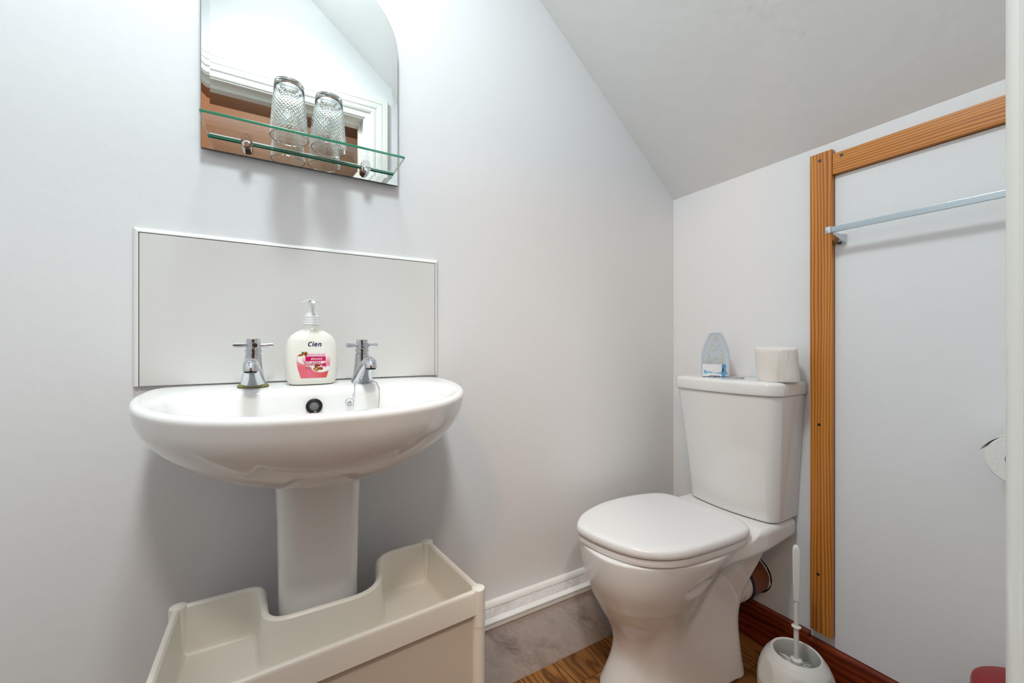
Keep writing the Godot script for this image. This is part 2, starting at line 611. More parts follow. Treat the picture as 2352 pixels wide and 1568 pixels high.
# ---- room shell
func build_shell() -> void:
	var th := 0.12
	struct("wall_back", cuboid(Vector3(ROOM_L - th, -0.05, -th), Vector3(th, 2.6, 0)), M.wall, "smooth white painted wall behind the wash basin", "wall")
	# toilet wall, with the round hole for the soil pipe left to a dark sleeve in front of it
	struct("wall_right", cuboid(Vector3(0, -0.05, 0), Vector3(th, 1.7, ROOM_F + 0.11)), M.wall_b, "low white painted wall behind the toilet", "wall")
	struct("wall_left", cuboid(Vector3(ROOM_L - th, -0.05, 0), Vector3(ROOM_L, 2.6, ROOM_F + 0.11)), M.wall, "white painted wall at the far side of the basin", "wall")
	# door wall
	var b := MB.new()
	b.rbox(Vector3((ROOM_L + DOOR_X0) / 2, 1.3, ROOM_F + 0.05), Vector3(DOOR_X0 - ROOM_L, 2.7, 0.1), 0.0005)
	b.rbox(Vector3((DOOR_X1 + 0.12) / 2, 1.3, ROOM_F + 0.05), Vector3(0.12 - DOOR_X1, 2.7, 0.1), 0.0005)
	b.rbox(Vector3((DOOR_X1 + DOOR_X0) / 2, (DOOR_H + 2.65) / 2, ROOM_F + 0.05), Vector3(DOOR_X1 - DOOR_X0, 2.65 - DOOR_H, 0.1), 0.0005)
	struct("wall_front", b.mesh(), M.wall, "white wall round the doorway opposite the basin", "wall")
	# ceiling: flat strip and long slope in one piece
	b = MB.new()
	var xs := -(CEIL - KNEE) / SLOPE
	b.prism(PackedVector2Array([Vector2(ROOM_L - 0.1, CEIL), Vector2(xs, CEIL), Vector2(0.14, KNEE - SLOPE * 0.14), Vector2(0.14, KNEE - SLOPE * 0.14 + 0.16), Vector2(xs + 0.06, CEIL + 0.12), Vector2(ROOM_L - 0.1, CEIL + 0.12)]), -0.1, ROOM_F + 0.1)
	struct("ceiling", b.mesh(), M.ceil, "white ceiling sloping down to the toilet wall", "ceiling")
	# floor: boards over a dark bed
	var fl := struct("floor", cuboid(Vector3(ROOM_L - 0.1, -0.08, -0.1), Vector3(0.1, -0.003, ROOM_F + 0.12)), M.black, "brown wood block floor", "floor")
	var rng := RandomNumberGenerator.new()
	rng.seed = 5
	var w := 0.1475
	var col := 0
	var x := -0.44 + 3 * w
	while x > ROOM_L:
		var x0 := maxf(x - w, ROOM_L)
		var x1 := minf(x, 0.0)
		var z: float = 0.16 - 0.45 + [0.0, 0.21, 0.1, 0.33][(col + 1) % 4] - 0.0
		var k := col
		while z < ROOM_F + 0.1:
			var z0 := maxf(z, 0.0)
			var z1 := minf(z + 0.45, ROOM_F + 0.1)
			if z1 - z0 > 0.02:
				var p := bx(Vector3((x0 + x1) / 2, -0.0035, (z0 + z1) / 2), Vector3(x1 - x0 - 0.0012, 0.007, z1 - z0 - 0.0012), 0.0008, 2, Vector2(0, rng.randf() * 3.0))
				part("floor_board", p, M.planks[k % 4], fl)
			k += 1 + col % 2
			z += 0.45
		x -= w
		col += 1
	# hallway beyond the door
	var hz := ROOM_F + 0.1
	struct("floor_hallway", cuboid(Vector3(-3.1, -0.08, hz + 0.02), Vector3(0.3, 0.0, HALL_Z + 0.1), 0), M.planks[3], "dark wooden hallway floor beyond the doorway", "floor")
	struct("wall_hallway", cuboid(Vector3(-3.1, -0.05, HALL_Z), Vector3(0.3, 2.5, HALL_Z + 0.1)), M.hall, "brown hallway wall facing the doorway", "wall")
	struct("wall_hallway_end", cuboid(Vector3(-3.2, -0.05, hz), Vector3(-3.1, 2.5, HALL_Z + 0.1)), M.hall, "brown end wall of the hallway beyond the hinge side", "wall")
	struct("wall_hallway_near_end", cuboid(Vector3(0.3, -0.05, hz), Vector3(0.4, 2.5, HALL_Z + 0.1)), M.hall, "brown end wall of the hallway on the toilet side", "wall")
	struct("wall_hallway_return", cuboid(Vector3(-3.1, -0.05, hz - 0.1), Vector3(ROOM_L - 0.12, 2.5, hz)), M.hall, "brown hallway wall beside the cloakroom", "wall")
	struct("ceiling_hallway", cuboid(Vector3(-3.2, 2.4, hz), Vector3(0.4, 2.5, HALL_Z + 0.1)), M.hall, "brown hallway ceiling", "ceiling")

# ---- door lining and moulded architrave
func build_door() -> void:
	var d := Node3D.new()
	d.name = "door_1"
	add_child(d)
	tag(d, "cream gloss door lining round the open doorway", "door frame")
	d.set_meta("kind", "structure")
	var z0 := ROOM_F - 0.001
	var z1 := ROOM_F + 0.105
	var t := 0.012
	part("jamb", cuboid(Vector3(DOOR_X1 - t, 0, z0), Vector3(DOOR_X1 + 0.001, DOOR_H, z1)), M.gloss, d)
	part("jamb", cuboid(Vector3(DOOR_X0 - 0.001, 0, z0), Vector3(DOOR_X0 + t, DOOR_H, z1)), M.gloss, d)
	part("lintel", cuboid(Vector3(DOOR_X0, DOOR_H - t, z0), Vector3(DOOR_X1, DOOR_H + 0.001, z1)), M.gloss, d)
	for s in [[DOOR_X1 - t - 0.012, DOOR_X1 - t], [DOOR_X0 + t, DOOR_X0 + t + 0.012]]:
		part("door_stop", cuboid(Vector3(s[0], 0, z0 + 0.05), Vector3(s[1], DOOR_H - t, z0 + 0.085)), M.gloss, d)
	part("door_stop", cuboid(Vector3(DOOR_X0 + t, DOOR_H - t - 0.012, z0 + 0.05), Vector3(DOOR_X1 - t, DOOR_H - t, z0 + 0.085)), M.gloss, d)
	# architrave profile: q = distance out from the opening, p = how far it stands proud of the wall
	var prof := [Vector2(0.0, 0.0), Vector2(0.0, 0.006), Vector2(0.003, 0.008), Vector2(0.022, 0.009), Vector2(0.024, 0.012), Vector2(0.028, 0.0155), Vector2(0.036, 0.018), Vector2(0.044, 0.0165), Vector2(0.048, 0.013), Vector2(0.05, 0.0125), Vector2(0.052, 0.017), Vector2(0.055, 0.0185), Vector2(0.074, 0.0195), Vector2(0.076, 0.016), Vector2(0.078, 0.0195), Vector2(0.100, 0.020), Vector2(0.103, 0.018), Vector2(0.103, 0.0)]
	var a := Node3D.new()
	a.name = "trim_1"
	add_child(a)
	tag(a, "white moulded architrave with mitred corners round the doorway", "architrave")
	a.set_meta("kind", "structure")
	var xi0 := DOOR_X0 + 0.006
	var xi1 := DOOR_X1 - 0.006
	var yi := DOOR_H - 0.006
	for side in 3:
		var b := MB.new()
		var r0 := PackedVector3Array()
		var r1 := PackedVector3Array()
		for p in prof:
			var z: float = ROOM_F - p.y
			if side == 0:
				r0.append(Vector3(xi1 + p.x, 0, z)); r1.append(Vector3(xi1 + p.x, yi + p.x, z))
			elif side == 1:
				r0.append(Vector3(xi0 - p.x, 0, z)); r1.append(Vector3(xi0 - p.x, yi + p.x, z))
			else:
				r0.append(Vector3(xi0 - p.x, yi + p.x, z)); r1.append(Vector3(xi1 + p.x, yi + p.x, z))
		b.loft([r0, r1], false, false)
		part("architrave", b.mesh(25), M.gloss, a)
	# same lining edge on the hallway side, plain
	var h := MB.new()
	for s in [[DOOR_X1 - 0.004, DOOR_X1 + 0.07], [DOOR_X0 - 0.07, DOOR_X0 + 0.004]]:
		h.rbox(Vector3((s[0] + s[1]) / 2, 1.02, z1 + 0.004), Vector3(s[1] - s[0], 2.04, 0.016), 0.004)
	part("architrave", h.mesh(), M.gloss, a)

# ---- boxed-in pipe along the basin wall, marble-look boards with white trims
func build_box_skirting() -> void:
	var s := Node3D.new()
	s.name = "baseboard_back"
	add_child(s)
	tag(s, "grey marble-look boxed skirting with white corner trim along the basin wall", "skirting")
	s.set_meta("kind", "structure")
	var x0 := ROOM_L
	var x1 := 0.0
	part("front_board", cuboid(Vector3(x0, 0, 0.058), Vector3(x1, 0.186, 0.068), 0), M.marble, s)
	part("ledge_board", cuboid(Vector3(x0, 0.179, 0.0), Vector3(x1, 0.187, 0.064), 0, Vector2(0.3, 0.1)), M.marble, s)
	part("corner_trim", cuboid(Vector3(x0, 0.186, 0.050), Vector3(x1, 0.1885, 0.0725)), M.upvc, s)
	part("corner_trim", cuboid(Vector3(x0, 0.1755, 0.068), Vector3(x1, 0.1885, 0.0725)), M.upvc, s)
	var b := MB.new()
	var poly := PackedVector2Array([Vector2(0, 0.187)])
	for i in 9:
		var a := float(i) / 8 * PI / 2
		poly.append(Vector2(0.0005 + 0.012 * cos(a), 0.188 + 0.0145 * sin(a)))
	poly.append(Vector2(0, 0.2025))
	var r0 := PackedVector3Array()
	var r1 := PackedVector3Array()
	for p in poly:
		r0.append(Vector3(x0, p.y, p.x)); r1.append(Vector3(x1, p.y, p.x))
	b.loft([r0, r1])
	part("wall_bead", b.mesh(), M.upvc, s)
	# stained skirting boards on the toilet wall
	var k := Node3D.new()
	k.name = "baseboard_right"
	add_child(k)
	tag(k, "dark red-brown stained wooden skirting on the toilet wall", "skirting")
	k.set_meta("kind", "structure")
	for e in [[0.068, 0.463, 0.118, 0.018], [0.4635, ROOM_F, 0.106, 0.021]]:
		var m := MB.new()
		m.prism(PackedVector2Array([Vector2(0, 0), Vector2(-e[3], 0), Vector2(-e[3], e[2] - 0.006), Vector2(-e[3] + 0.002, e[2] - 0.0015), Vector2(-e[3] + 0.006, e[2]), Vector2(0, e[2])]), e[0], e[1])
		part("skirting_board", m.mesh(25, 2), M.mahogany, k)

# ---- tiled splashback
func build_splashback() -> void:
	var t := thing("splashback", Vector3(-1.2510, 0.852, 0), "single large off-white splashback tile with white edge trims above basin", "splashback")
	var w := 0.585
	var h := 0.293
	part("tile", bx(Vector3(0, h / 2, 0.0050), Vector3(w, h, 0.0098), 0.001), M.tile, t)
	part("adhesive_bed", bx(Vector3(0, h / 2 + 0.0015, 0.0028), Vector3(w + 0.005, h + 0.002, 0.0054), 0.0004), M.steel, t)
	# quadrant edge trims, mitred at the corners
	var o := 0.0105
	var g := 0.0012
	for side in 3:
		var b := MB.new()
		var rings := []
		for e in 2:
			var r := PackedVector3Array()
			for i in 7:
				var a := float(i) / 6 * PI / 2
				var q := g + (o - g) * cos(a) if i < 6 else g
				var z := 0.0105 * sin(a) if i < 6 else 0.0105
				if side == 0: r.append(Vector3((-w / 2 - q) if e == 0 else (w / 2 + q), h + q, z))
				else:
					var sx := -1.0 if side == 1 else 1.0
					r.append(Vector3(sx * (w / 2 + q), 0.0 if e == 0 else h + q, z))
			if side == 0: r.append(Vector3((-w / 2 - g) if e == 0 else (w / 2 + g), h + g, 0))
			else: r.append(Vector3((-1.0 if side == 1 else 1.0) * (w / 2 + g), 0.0 if e == 0 else h + g, 0))
			rings.append(r)
		b.loft(rings)
		part("edge_trim", b.mesh(30), M.upvc, t)

# ---- basin and pedestal
const BX := -1.2405

func basin_ring(a: float, zf: float, zb: float, zc: float, y: float, nf := 2.15, nb := 4.5, seg := 96, tilt := 0.0) -> PackedVector3Array:
	var o := PackedVector3Array()
	for j in seg:
		var t := TAU * j / seg
		var c := cos(t)
		var s := sin(t)
		var n := nf if s >= 0 else nb
		var x := signf(c) * pow(absf(c), 2.0 / n) * a
		var z := zc + pow(absf(s), 2.0 / n) * ((zf - zc) if s >= 0 else -(zc - zb))
		o.append(Vector3(x, y - tilt * smoothstep(0.05, 0.44, z), z))
	return o

func build_basin() -> void:
	var t := thing("wash_basin", Vector3(BX, 0, 0), "wide white ceramic wash basin with rounded front on pedestal", "basin")
	var r := []
	# outside, from the underside up
	var yb := 0.684
	var yt := 0.838
	r.append(basin_ring(0.060, 0.19, 0.03, 0.11, 0.681))
	for i in 17:
		var u := 1.0 - float(i) / 16.0
		u = 0.965 * pow(u, 0.8)
		var k := pow(1.0 - pow(u, 1.85), 0.53)
		var y := lerpf(yt, yb, u)
		r.append(basin_ring(maxf(0.2795 * k, 0.085), 0.20 + 0.236 * k, 0.001 + 0.02 * (1.0 - k), 0.12, y, 2.15, 4.5, 96, 0.014 * k))
	# over the rim
	r.append(basin_ring(0.2805, 0.4370, 0.001, 0.12, 0.842, 2.15, 4.5, 96, 0.014))
	r.append(basin_ring(0.279, 0.4355, 0.001, 0.12, 0.8465, 2.15, 4.5, 96, 0.014))
	r.append(basin_ring(0.276, 0.4325, 0.002, 0.12, 0.8492, 2.15, 4.5, 96, 0.014))
	r.append(basin_ring(0.2705, 0.427, 0.004, 0.12, 0.850, 2.15, 4.5, 96, 0.014))
	r.append(basin_ring(0.250, 0.410, 0.07, 0.20, 0.850, 2.15, 3.4, 96, 0.014))
	r.append(basin_ring(0.236, 0.403, 0.130, 0.22, 0.848, 2.2, 3.2, 96, 0.014))
	r.append(basin_ring(0.229, 0.399, 0.139, 0.22, 0.843, 2.2, 3.0, 96, 0.014))
	r.append(basin_ring(0.224, 0.394, 0.143, 0.22, 0.832, 2.2, 3.0, 96, 0.013))
	# inside
	for i in 9:
		var u := float(i + 1) / 9.0
		var k := sqrt(maxf(1.0 - u * u * 0.97, 0.0))
		r.append(basin_ring(0.03 + 0.19 * k, 0.27 + 0.12 * k, 0.235 - 0.088 * pow(k, 0.6), 0.25, lerpf(0.825, 0.715, u), 2.2, 2.6, 96, 0.012 * k))
	var b := MB.new()
	b.loft(r)
	part("bowl", b.mesh(50), M.ceramic, t)
	# overflow: dark ring with a grey domed insert on the inner back slope
	b = MB.new()
	b.lathe(Vector3.ZERO, [Vector2(0.0085, 0.0), Vector2(0.0095, 0.003), Vector2(0.012, 0.004), Vector2(0.0148, 0.0025), Vector2(0.015, 0.0)], 32)
	var ov := part("overflow_ring", b.mesh(), mat(Color(0.11, 0.105, 0.115), 0.22, 0.4), t, Vector3(-0.0135, 0.811, 0.1515))
	ov.rotation.x = deg_to_rad(84)
	b = MB.new()
	b.lathe(Vector3.ZERO, [Vector2(0.0095, -0.002), Vector2(0.0088, 0.0008), Vector2(0.0055, 0.0022), Vector2(0.001, 0.0028)], 24)
	part("overflow_insert", b.mesh(), mat(Color(0.42, 0.41, 0.41), 0.45), ov)
	b = MB.new()
	b.lathe(Vector3(0, 0.7135, 0.25), [Vector2(0.022, 0), Vector2(0.022, 0.002), Vector2(0.015, 0.0025), Vector2(0.013, 0.0)], 24)
	part("waste", b.mesh(), M.chrome, t)

	# pedestal
	var p := thing("basin_pedestal", Vector3(-1.246, 0, 0), "white ceramic pedestal under the wash basin", "pedestal")
	b = MB.new()
	var rings := []
	for e in [[0.0, 0.092, 0.235], [0.03, 0.088, 0.23], [0.10, 0.078, 0.218], [0.25, 0.072, 0.208], [0.46, 0.0695, 0.207], [0.60, 0.0715, 0.212], [0.665, 0.074, 0.218], [0.678, 0.0745, 0.22], [0.6805, 0.06, 0.19]]:
		var o := PackedVector3Array()
		for j in 64:
			var a := TAU * j / 64
			var n := 3.6 if sin(a) >= 0 else 8.0
			o.append(Vector3(signf(cos(a)) * pow(absf(cos(a)), 2.0 / n) * e[1], e[0], 0.145 + signf(sin(a)) * pow(absf(sin(a)), 2.0 / n) * (e[2] - 0.145 if sin(a) >= 0 else 0.07)))
		rings.append(o)
	b.loft(rings)
	part("column", b.mesh(50), M.ceramic, p)

# ---- pillar taps
func make_tap(at: Vector3, label: String, turn: float, handle_turn: float) -> Node3D:
	var t := thing("tap", at, label, "tap", "basin taps")
	t.rotation.y = turn
	var b := MB.new()
	b.lathe(Vector3.ZERO, [Vector2(0.0225, 0.0), Vector2(0.0225, 0.003), Vector2(0.019, 0.014), Vector2(0.0162, 0.03), Vector2(0.0148, 0.045), Vector2(0.0142, 0.060), Vector2(0.0142, 0.0615), Vector2(0.0128, 0.0625), Vector2(0.0128, 0.0655)], 32)
	part("body", b.mesh(30), M.chrome, t)
	# spout: leans forward out of the foot and ends in a turned-down nose
	b = MB.new()
	var pts := [Vector3(0, 0.002, 0.006), Vector3(0, 0.014, 0.014), Vector3(0, 0.026, 0.028), Vector3(0, 0.036, 0.046), Vector3(0, 0.043, 0.066), Vector3(0, 0.0455, 0.083), Vector3(0, 0.0435, 0.093), Vector3(0, 0.0385, 0.0965), Vector3(0, 0.0335, 0.097)]
	b.tube(pts, [0.0215, 0.0195, 0.0165, 0.0140, 0.0126, 0.0122, 0.0121, 0.0119, 0.0118], 24)
	part("spout", b.mesh(45), M.chrome, t)
	b = MB.new()
	b.lathe(Vector3(0, 0.0318, 0.097), [Vector2(0.0096, 0), Vector2(0.0096, 0.002)], 20)
	part("aerator", b.mesh(30), M.black, t)
	b = MB.new()
	for k in 3:
		var q := Transform3D(Basis(Vector3.UP, k * PI / 3), Vector3(0, 0.0314, 0.097))
		var s := b.v.size()
		b.rbox(Vector3.ZERO, Vector3(0.018, 0.0012, 0.0018), 0.0003)
		b.xform(q, s)
	part("aerator_spokes", b.mesh(), M.chrome, t)
	# cross handle
	var hd := Node3D.new()
	hd.name = "handle"
	t.add_child(hd)
	hd.position.y = 0.0655
	hd.rotation.y = handle_turn
	b = MB.new()
	b.lathe(Vector3.ZERO, [Vector2(0.0142, 0.0), Vector2(0.0142, 0.007), Vector2(0.0122, 0.008), Vector2(0.0122, 0.0255), Vector2(0.0112, 0.0275)], 28)
	part("hub", b.mesh(30), M.chrome, hd)
	for k in 4:
		b = MB.new()
		var d := Vector3(cos(k * PI / 2), 0, sin(k * PI / 2))
		b.tube([d * 0.010 + Vector3(0, 0.0145, 0), d * 0.033 + Vector3(0, 0.0145, 0), d * 0.034 + Vector3(0, 0.0145, 0)], [0.0037, 0.0052, 0.0046], 14)
		part("arm", b.mesh(30), M.chrome, hd)
	return t

func build_taps() -> void:
	var a := make_tap(Vector3(-1.3572, 0.8502, 0.085), "chrome cross-head tap with greenish sealant round its foot", deg_to_rad(0), deg_to_rad(6))
	var b := MB.new()
	b.lathe(Vector3(0, 0, 0.003), [Vector2(0.027, -0.0005), Vector2(0.0255, 0.003), Vector2(0.0225, 0.005)], 32)
	part("sealant", b.mesh(), plaster(Color(0.52, 0.49, 0.28), 0.1, 20.0, 14, 0.5), a)
	make_tap(Vector3(-1.1533, 0.8502, 0.085), "chrome cross-head tap with plug chain looped round its foot", deg_to_rad(0), deg_to_rad(10))
	# plug chain: loops round the foot of that tap, both ends hang into the bowl
	var ch := thing("plug_chain", Vector3(-1.1533, 0.8495, 0.085), "thin chrome plug chain hanging from the tap into the basin", "plug chain")
	var paths := [
		[Vector3(0.0, 0.006, 0.028), Vector3(-0.016, 0.003, 0.03), Vector3(-0.024, 0.001, 0.052), Vector3(-0.026, -0.012, 0.066), Vector3(-0.030, -0.024, 0.070), Vector3(-0.034, -0.028, 0.0715)],
		[Vector3(0.0, 0.006, 0.028), Vector3(0.014, 0.004, 0.03), Vector3(0.021, 0.001, 0.05), Vector3(0.0235, -0.010, 0.0655), Vector3(0.022, -0.03, 0.070), Vector3(0.017, -0.062, 0.078), Vector3(0.012, -0.09, 0.092)]]
	for path in paths:
		var c := Curve3D.new()
		for i in path.size():
			var tan: Vector3 = (path[mini(i + 1, path.size() - 1)] - path[maxi(i - 1, 0)]) / 6.0
			c.add_point(path[i], -tan, tan)
		b = MB.new()
		var n := int(c.get_baked_length() / 0.0027)
		for i in n:
			var p := c.sample_baked(i * 0.0027)
			b.lathe(p, [Vector2(0.0004, -0.0013), Vector2(0.0011, -0.0007), Vector2(0.0011, 0.0007), Vector2(0.0004, 0.0013)], 6)
		part("chain", b.mesh(60), M.chrome, ch)
	b = MB.new()
	b.lathe(Vector3(-0.037, -0.036, 0.073), [Vector2(0.0005, -0.005), Vector2(0.0035, -0.0037), Vector2(0.005, 0), Vector2(0.0035, 0.0037), Vector2(0.0005, 0.005)], 16)
	part("ball", b.mesh(60), M.chrome, ch)
	b = MB.new()
	var loop := []
	for i in 21:
		var an := TAU * i / 20
		loop.append(Vector3(-0.037 + 0.0075 * cos(an), -0.034 + 0.0075 * sin(an), 0.0745))
	b.tube(loop, [0.0009], 6)
	part("split_ring", b.mesh(60), M.chrome, ch)

# ---- soap dispenser
func soap_half(y: float) -> float:   # half width of the bottle at a height above its foot
	return table(y, [0.0, 0.004, 0.015, 0.035, 0.055, 0.075, 0.09, 0.100, 0.108, 0.1125, 0.115], [0.041, 0.0445, 0.0487, 0.0508, 0.0512, 0.0495, 0.0455, 0.0395, 0.0295, 0.020, 0.0135])

func soap_depth(y: float) -> float:
	return table(y, [0.0, 0.006, 0.03, 0.06, 0.09, 0.105, 0.115], [0.023, 0.0262, 0.0275, 0.0265, 0.0225, 0.0175, 0.0125])

func soap_front(x: float, y: float) -> float:
	var a := soap_half(y)
	var u := minf(absf(x) / a, 0.98)
	return soap_depth(y) * pow(1.0 - pow(u, 2.7), 1.0 / 2.7)

func build_soap() -> void:
	var t := thing("soap_dispenser", Vector3(-1.2533, 0.850, 0.080), "white pump bottle of almond hand soap with a pink label", "soap dispenser")
	t.rotation.y = deg_to_rad(4)
	var b := MB.new()
	var rings := []
	for i in 33:
		var y := 0.115 * float(i) / 32.0
		var o := PackedVector3Array()
		var a := soap_half(y)
		var d := soap_depth(y)
		var n := lerpf(2.7, 2.0, smoothstep(0.095, 0.115, y))
		for j in 72:
			var an := TAU * j / 72
			o.append(Vector3(signf(cos(an)) * pow(absf(cos(an)), 2.0 / n) * a, y, signf(sin(an)) * pow(absf(sin(an)), 2.0 / n) * d))
		rings.append(o)
	b.loft(rings)
	part("bottle", b.mesh(50), M.bottle, t)
	b = MB.new()
	b.lathe(Vector3.ZERO, [Vector2(0.0205, 0.1128), Vector2(0.0185, 0.117), Vector2(0.018, 0.1215), Vector2(0.014, 0.123), Vector2(0.0135, 0.126)], 32)
	part("clear_neck", b.mesh(40), M.clear_plastic, t)
	b = MB.new()
	var pr := [Vector2(0.0172, 0.1235)]
	for k in 4:
		pr.append_array([Vector2(0.0172, 0.125 + k * 0.0035), Vector2(0.0160, 0.1263 + k * 0.0035), Vector2(0.0160, 0.1275 + k * 0.0035)])
	pr.append_array([Vector2(0.0172, 0.1395), Vector2(0.0172, 0.1415), Vector2(0.0145, 0.142), Vector2(0.0112, 0.1425), Vector2(0.0112, 0.1475), Vector2(0.0105, 0.148)])
	b.lathe(Vector3.ZERO, pr, 36)
	part("collar", b.mesh(30), M.frosted, t)
	b = MB.new()
	b.lathe(Vector3.ZERO, [Vector2(0.0045, 0.147), Vector2(0.0045, 0.161), Vector2(0.0062, 0.1615), Vector2(0.0062, 0.1725), Vector2(0.004, 0.174)], 24)
	var st := part("pump_stem", b.mesh(30), M.frosted, t)
	b = MB.new()
	b.tube([Vector3(0, 0.169, -0.004), Vector3(0, 0.170, 0.012), Vector3(0, 0.168, 0.028), Vector3(0, 0.164, 0.037)], [0.0045, 0.0042, 0.0036, 0.003], 16)
	part("nozzle", b.mesh(45), M.frosted, st)
	b = MB.new()
	var wr := []
	for i in 13:
		var u := float(i) / 12 * 2 - 1
		var o := PackedVector3Array()
		var hw := 0.0095 * sqrt(maxf(1.0 - u * u, 0.003))
		for j in 12:
			var an := TAU * j / 12
			o.append(Vector3(u * 0.0185, 0.1725 + 0.0028 * (1.0 - u * u) - 0.003 * u * u + sin(an) * 0.0012, 0.001 + cos(an) * hw))
		wr.append(o)
	b.loft(wr)
	part("thumb_rest", b.mesh(60), M.frosted, st)
	# printed label, follows the front of the bottle
	var lw := 0.0325
	var y0 := 0.0125
	var y1 := 0.0675
	var nx := 24
	var ny := 24
	var vs := PackedVector3Array()
	var uv := PackedVector2Array()
	var ix := PackedInt32Array()
	for j in ny + 1:
		for i in nx + 1:
			var u := float(i) / nx
			var w := float(j) / ny
			var y := lerpf(y1, y0, w)
			var x := (u - 0.5) * 2 * lw * 1.0
			vs.append(Vector3(x, y, soap_front(x, y) + 0.0003))
			uv.append(Vector2(u, w))
	for j in ny:
		for i in nx:
			var a := j * (nx + 1) + i
			ix.append_array([a, a + 1, a + nx + 2, a, a + nx + 2, a + nx + 1])
	var st2 := SurfaceTool.new()
	st2.begin(Mesh.PRIMITIVE_TRIANGLES)
	for i in ix:
		st2.set_uv(uv[i])
		st2.add_vertex(vs[i])
	st2.index()
	st2.generate_normals()
	var lm := mat(Color.WHITE, 0.25)
	lm.albedo_texture = label_tex()
	lm.transparency = BaseMaterial3D.TRANSPARENCY_ALPHA_SCISSOR
	lm.alpha_scissor_threshold = 0.5
	lm.texture_repeat = false
	part("label", st2.commit(), lm, t)
	var navy := mat(Color(0.06, 0.09, 0.36), 0.3)
	var white := mat(Color(0.97, 0.95, 0.95), 0.3)
	var rose := mat(Color(0.78, 0.10, 0.38), 0.3)
	lettering("Cien", 0.0125, Vector3(0.0025, 0.0825, 0), navy, t, "brand_lettering", 0.22, true, 1.0)
	lettering("HANDWASH", 0.0037, Vector3(0.005, 0.0596, 0.0003), white, t, "label_lettering", 0.0, true, 1.0)
	lettering("almond", 0.0066, Vector3(0.005, 0.0524, 0.0003), white, t, "label_lettering", 0.0, true, 0.95, false)
	lettering("with added", 0.0032, Vector3(-0.003, 0.0452, 0.0003), rose, t, "label_lettering", 0.0, true, 1.0, false)
	lettering("moisturisers", 0.0036, Vector3(0.001, 0.0409, 0.0003), rose, t, "label_lettering", 0.0, true, 0.95)

func almond(im: Image, c: Vector2, l: float, w: float, ang: float, col: Color) -> void:
	var n := im.get_width()
	for y in range(maxi(0, int((c.y - l) * n)), mini(n, int((c.y + l) * n) + 1)):
		for x in range(maxi(0, int((c.x - l) * n)), mini(n, int((c.x + l) * n) + 1)):
			var d := Vector2(float(x) / n, float(y) / n) - c
			d = d.rotated(-ang)
			var u := d.x / l
			if absf(u) < 1.0:
				var hw := w * pow(1.0 - u * u, 0.6) * (1.0 + 0.35 * u)
				if absf(d.y) < hw:
					im.set_pixel(x, y, col.darkened(0.28 * (0.5 + 0.5 * sin(d.y / w * 9.0))))

func label_tex() -> ImageTexture:
	var n := 384
	var im := Image.create(n, n, false, Image.FORMAT_RGBA8)
	for y in n:
		for x in n:
			var u := float(x) / n
			var w := float(y) / n
			var c := Color(1, 1, 1, 0)
			# tapered, slightly curved outline
			var half := lerpf(0.49, 0.36, pow(maxf(w - 0.28, 0.0) / 0.72, 1.6))
			if absf(u - 0.5) < half and w > 0.06 and w < 0.985:
				# printed colours: blush at the top running to rose and coral at the foot
				var base := Color(0.955, 0.90, 0.885).lerp(Color(0.90, 0.42, 0.47), smoothstep(0.10, 0.62, w))
				base = base.lerp(Color(0.85, 0.28, 0.26), smoothstep(0.5, 0.95, u) * smoothstep(0.55, 0.9, w))
				base = base.lerp(Color(0.90, 0.44, 0.58), smoothstep(0.12, 0.0, absf(u - 0.36 - (w - 0.8) * 0.3)) * smoothstep(0.6, 0.8, w))
				c = base
				var mid := absf(u - 0.5) < 0.5
				# bands behind the lettering
				if u > 0.26 and u < 0.845:
					if w > 0.09 and w < 0.2: c = Color(0.87, 0.42, 0.62)
					elif w >= 0.2 and w < 0.36: c = Color(0.80, 0.06, 0.36)
					elif w >= 0.36 and w < 0.55: c = Color(0.95, 0.93, 0.93)
					elif w >= 0.55 and w < 0.66 and mid: c = Color(0.78, 0.42, 0.44)
				# splash of milk
				var sx := 0.12 + 0.04 * sin(w * 14.0) + pow(maxf(w - 0.22, 0.0) * 1.65, 2.2) * 0.95
				var th := lerpf(0.075, 0.05, w)
				if w > 0.16 and w < 0.72 and u > sx - th and u < sx + th * 0.9: c = Color(0.93, 0.92, 0.92)
				var bowl := Vector2((u - 0.70) / 0.27, (w - 0.62) / 0.16)
				if bowl.length() < 1.0 and w > 0.55: c = Color(0.93, 0.92, 0.93)
				# flower
				var fl := Vector2(u - 0.80, w - 0.50)
				var pet := 0.135 * (0.72 + 0.28 * cos(fl.angle() * 5.0 + 0.6))
				if fl.length() < pet: c = Color(0.78, 0.13, 0.33).lerp(Color(0.96, 0.76, 0.84), smoothstep(0.03, 0.11, fl.length()))
			im.set_pixel(x, y, c)
	almond(im, Vector2(0.275, 0.085), 0.085, 0.055, 1.45, Color(0.66, 0.33, 0.10))
	almond(im, Vector2(0.13, 0.13), 0.09, 0.04, -0.35, Color(0.72, 0.40, 0.16))
	almond(im, Vector2(0.19, 0.045), 0.045, 0.03, 1.0, Color(0.22, 0.42, 0.16))
	almond(im, Vector2(0.57, 0.545), 0.095, 0.055, -1.25, Color(0.70, 0.38, 0.12))
	almond(im, Vector2(0.67, 0.635), 0.10, 0.052, 0.12, Color(0.66, 0.34, 0.10))
	almond(im, Vector2(0.51, 0.65), 0.055, 0.04, 1.2, Color(0.84, 0.62, 0.38))
	almond(im, Vector2(0.58, 0.70), 0.055, 0.042, -0.3, Color(0.80, 0.55, 0.30))
	almond(im, Vector2(0.655, 0.53), 0.04, 0.028, -0.9, Color(0.22, 0.42, 0.16))
	return ImageTexture.create_from_image(im)

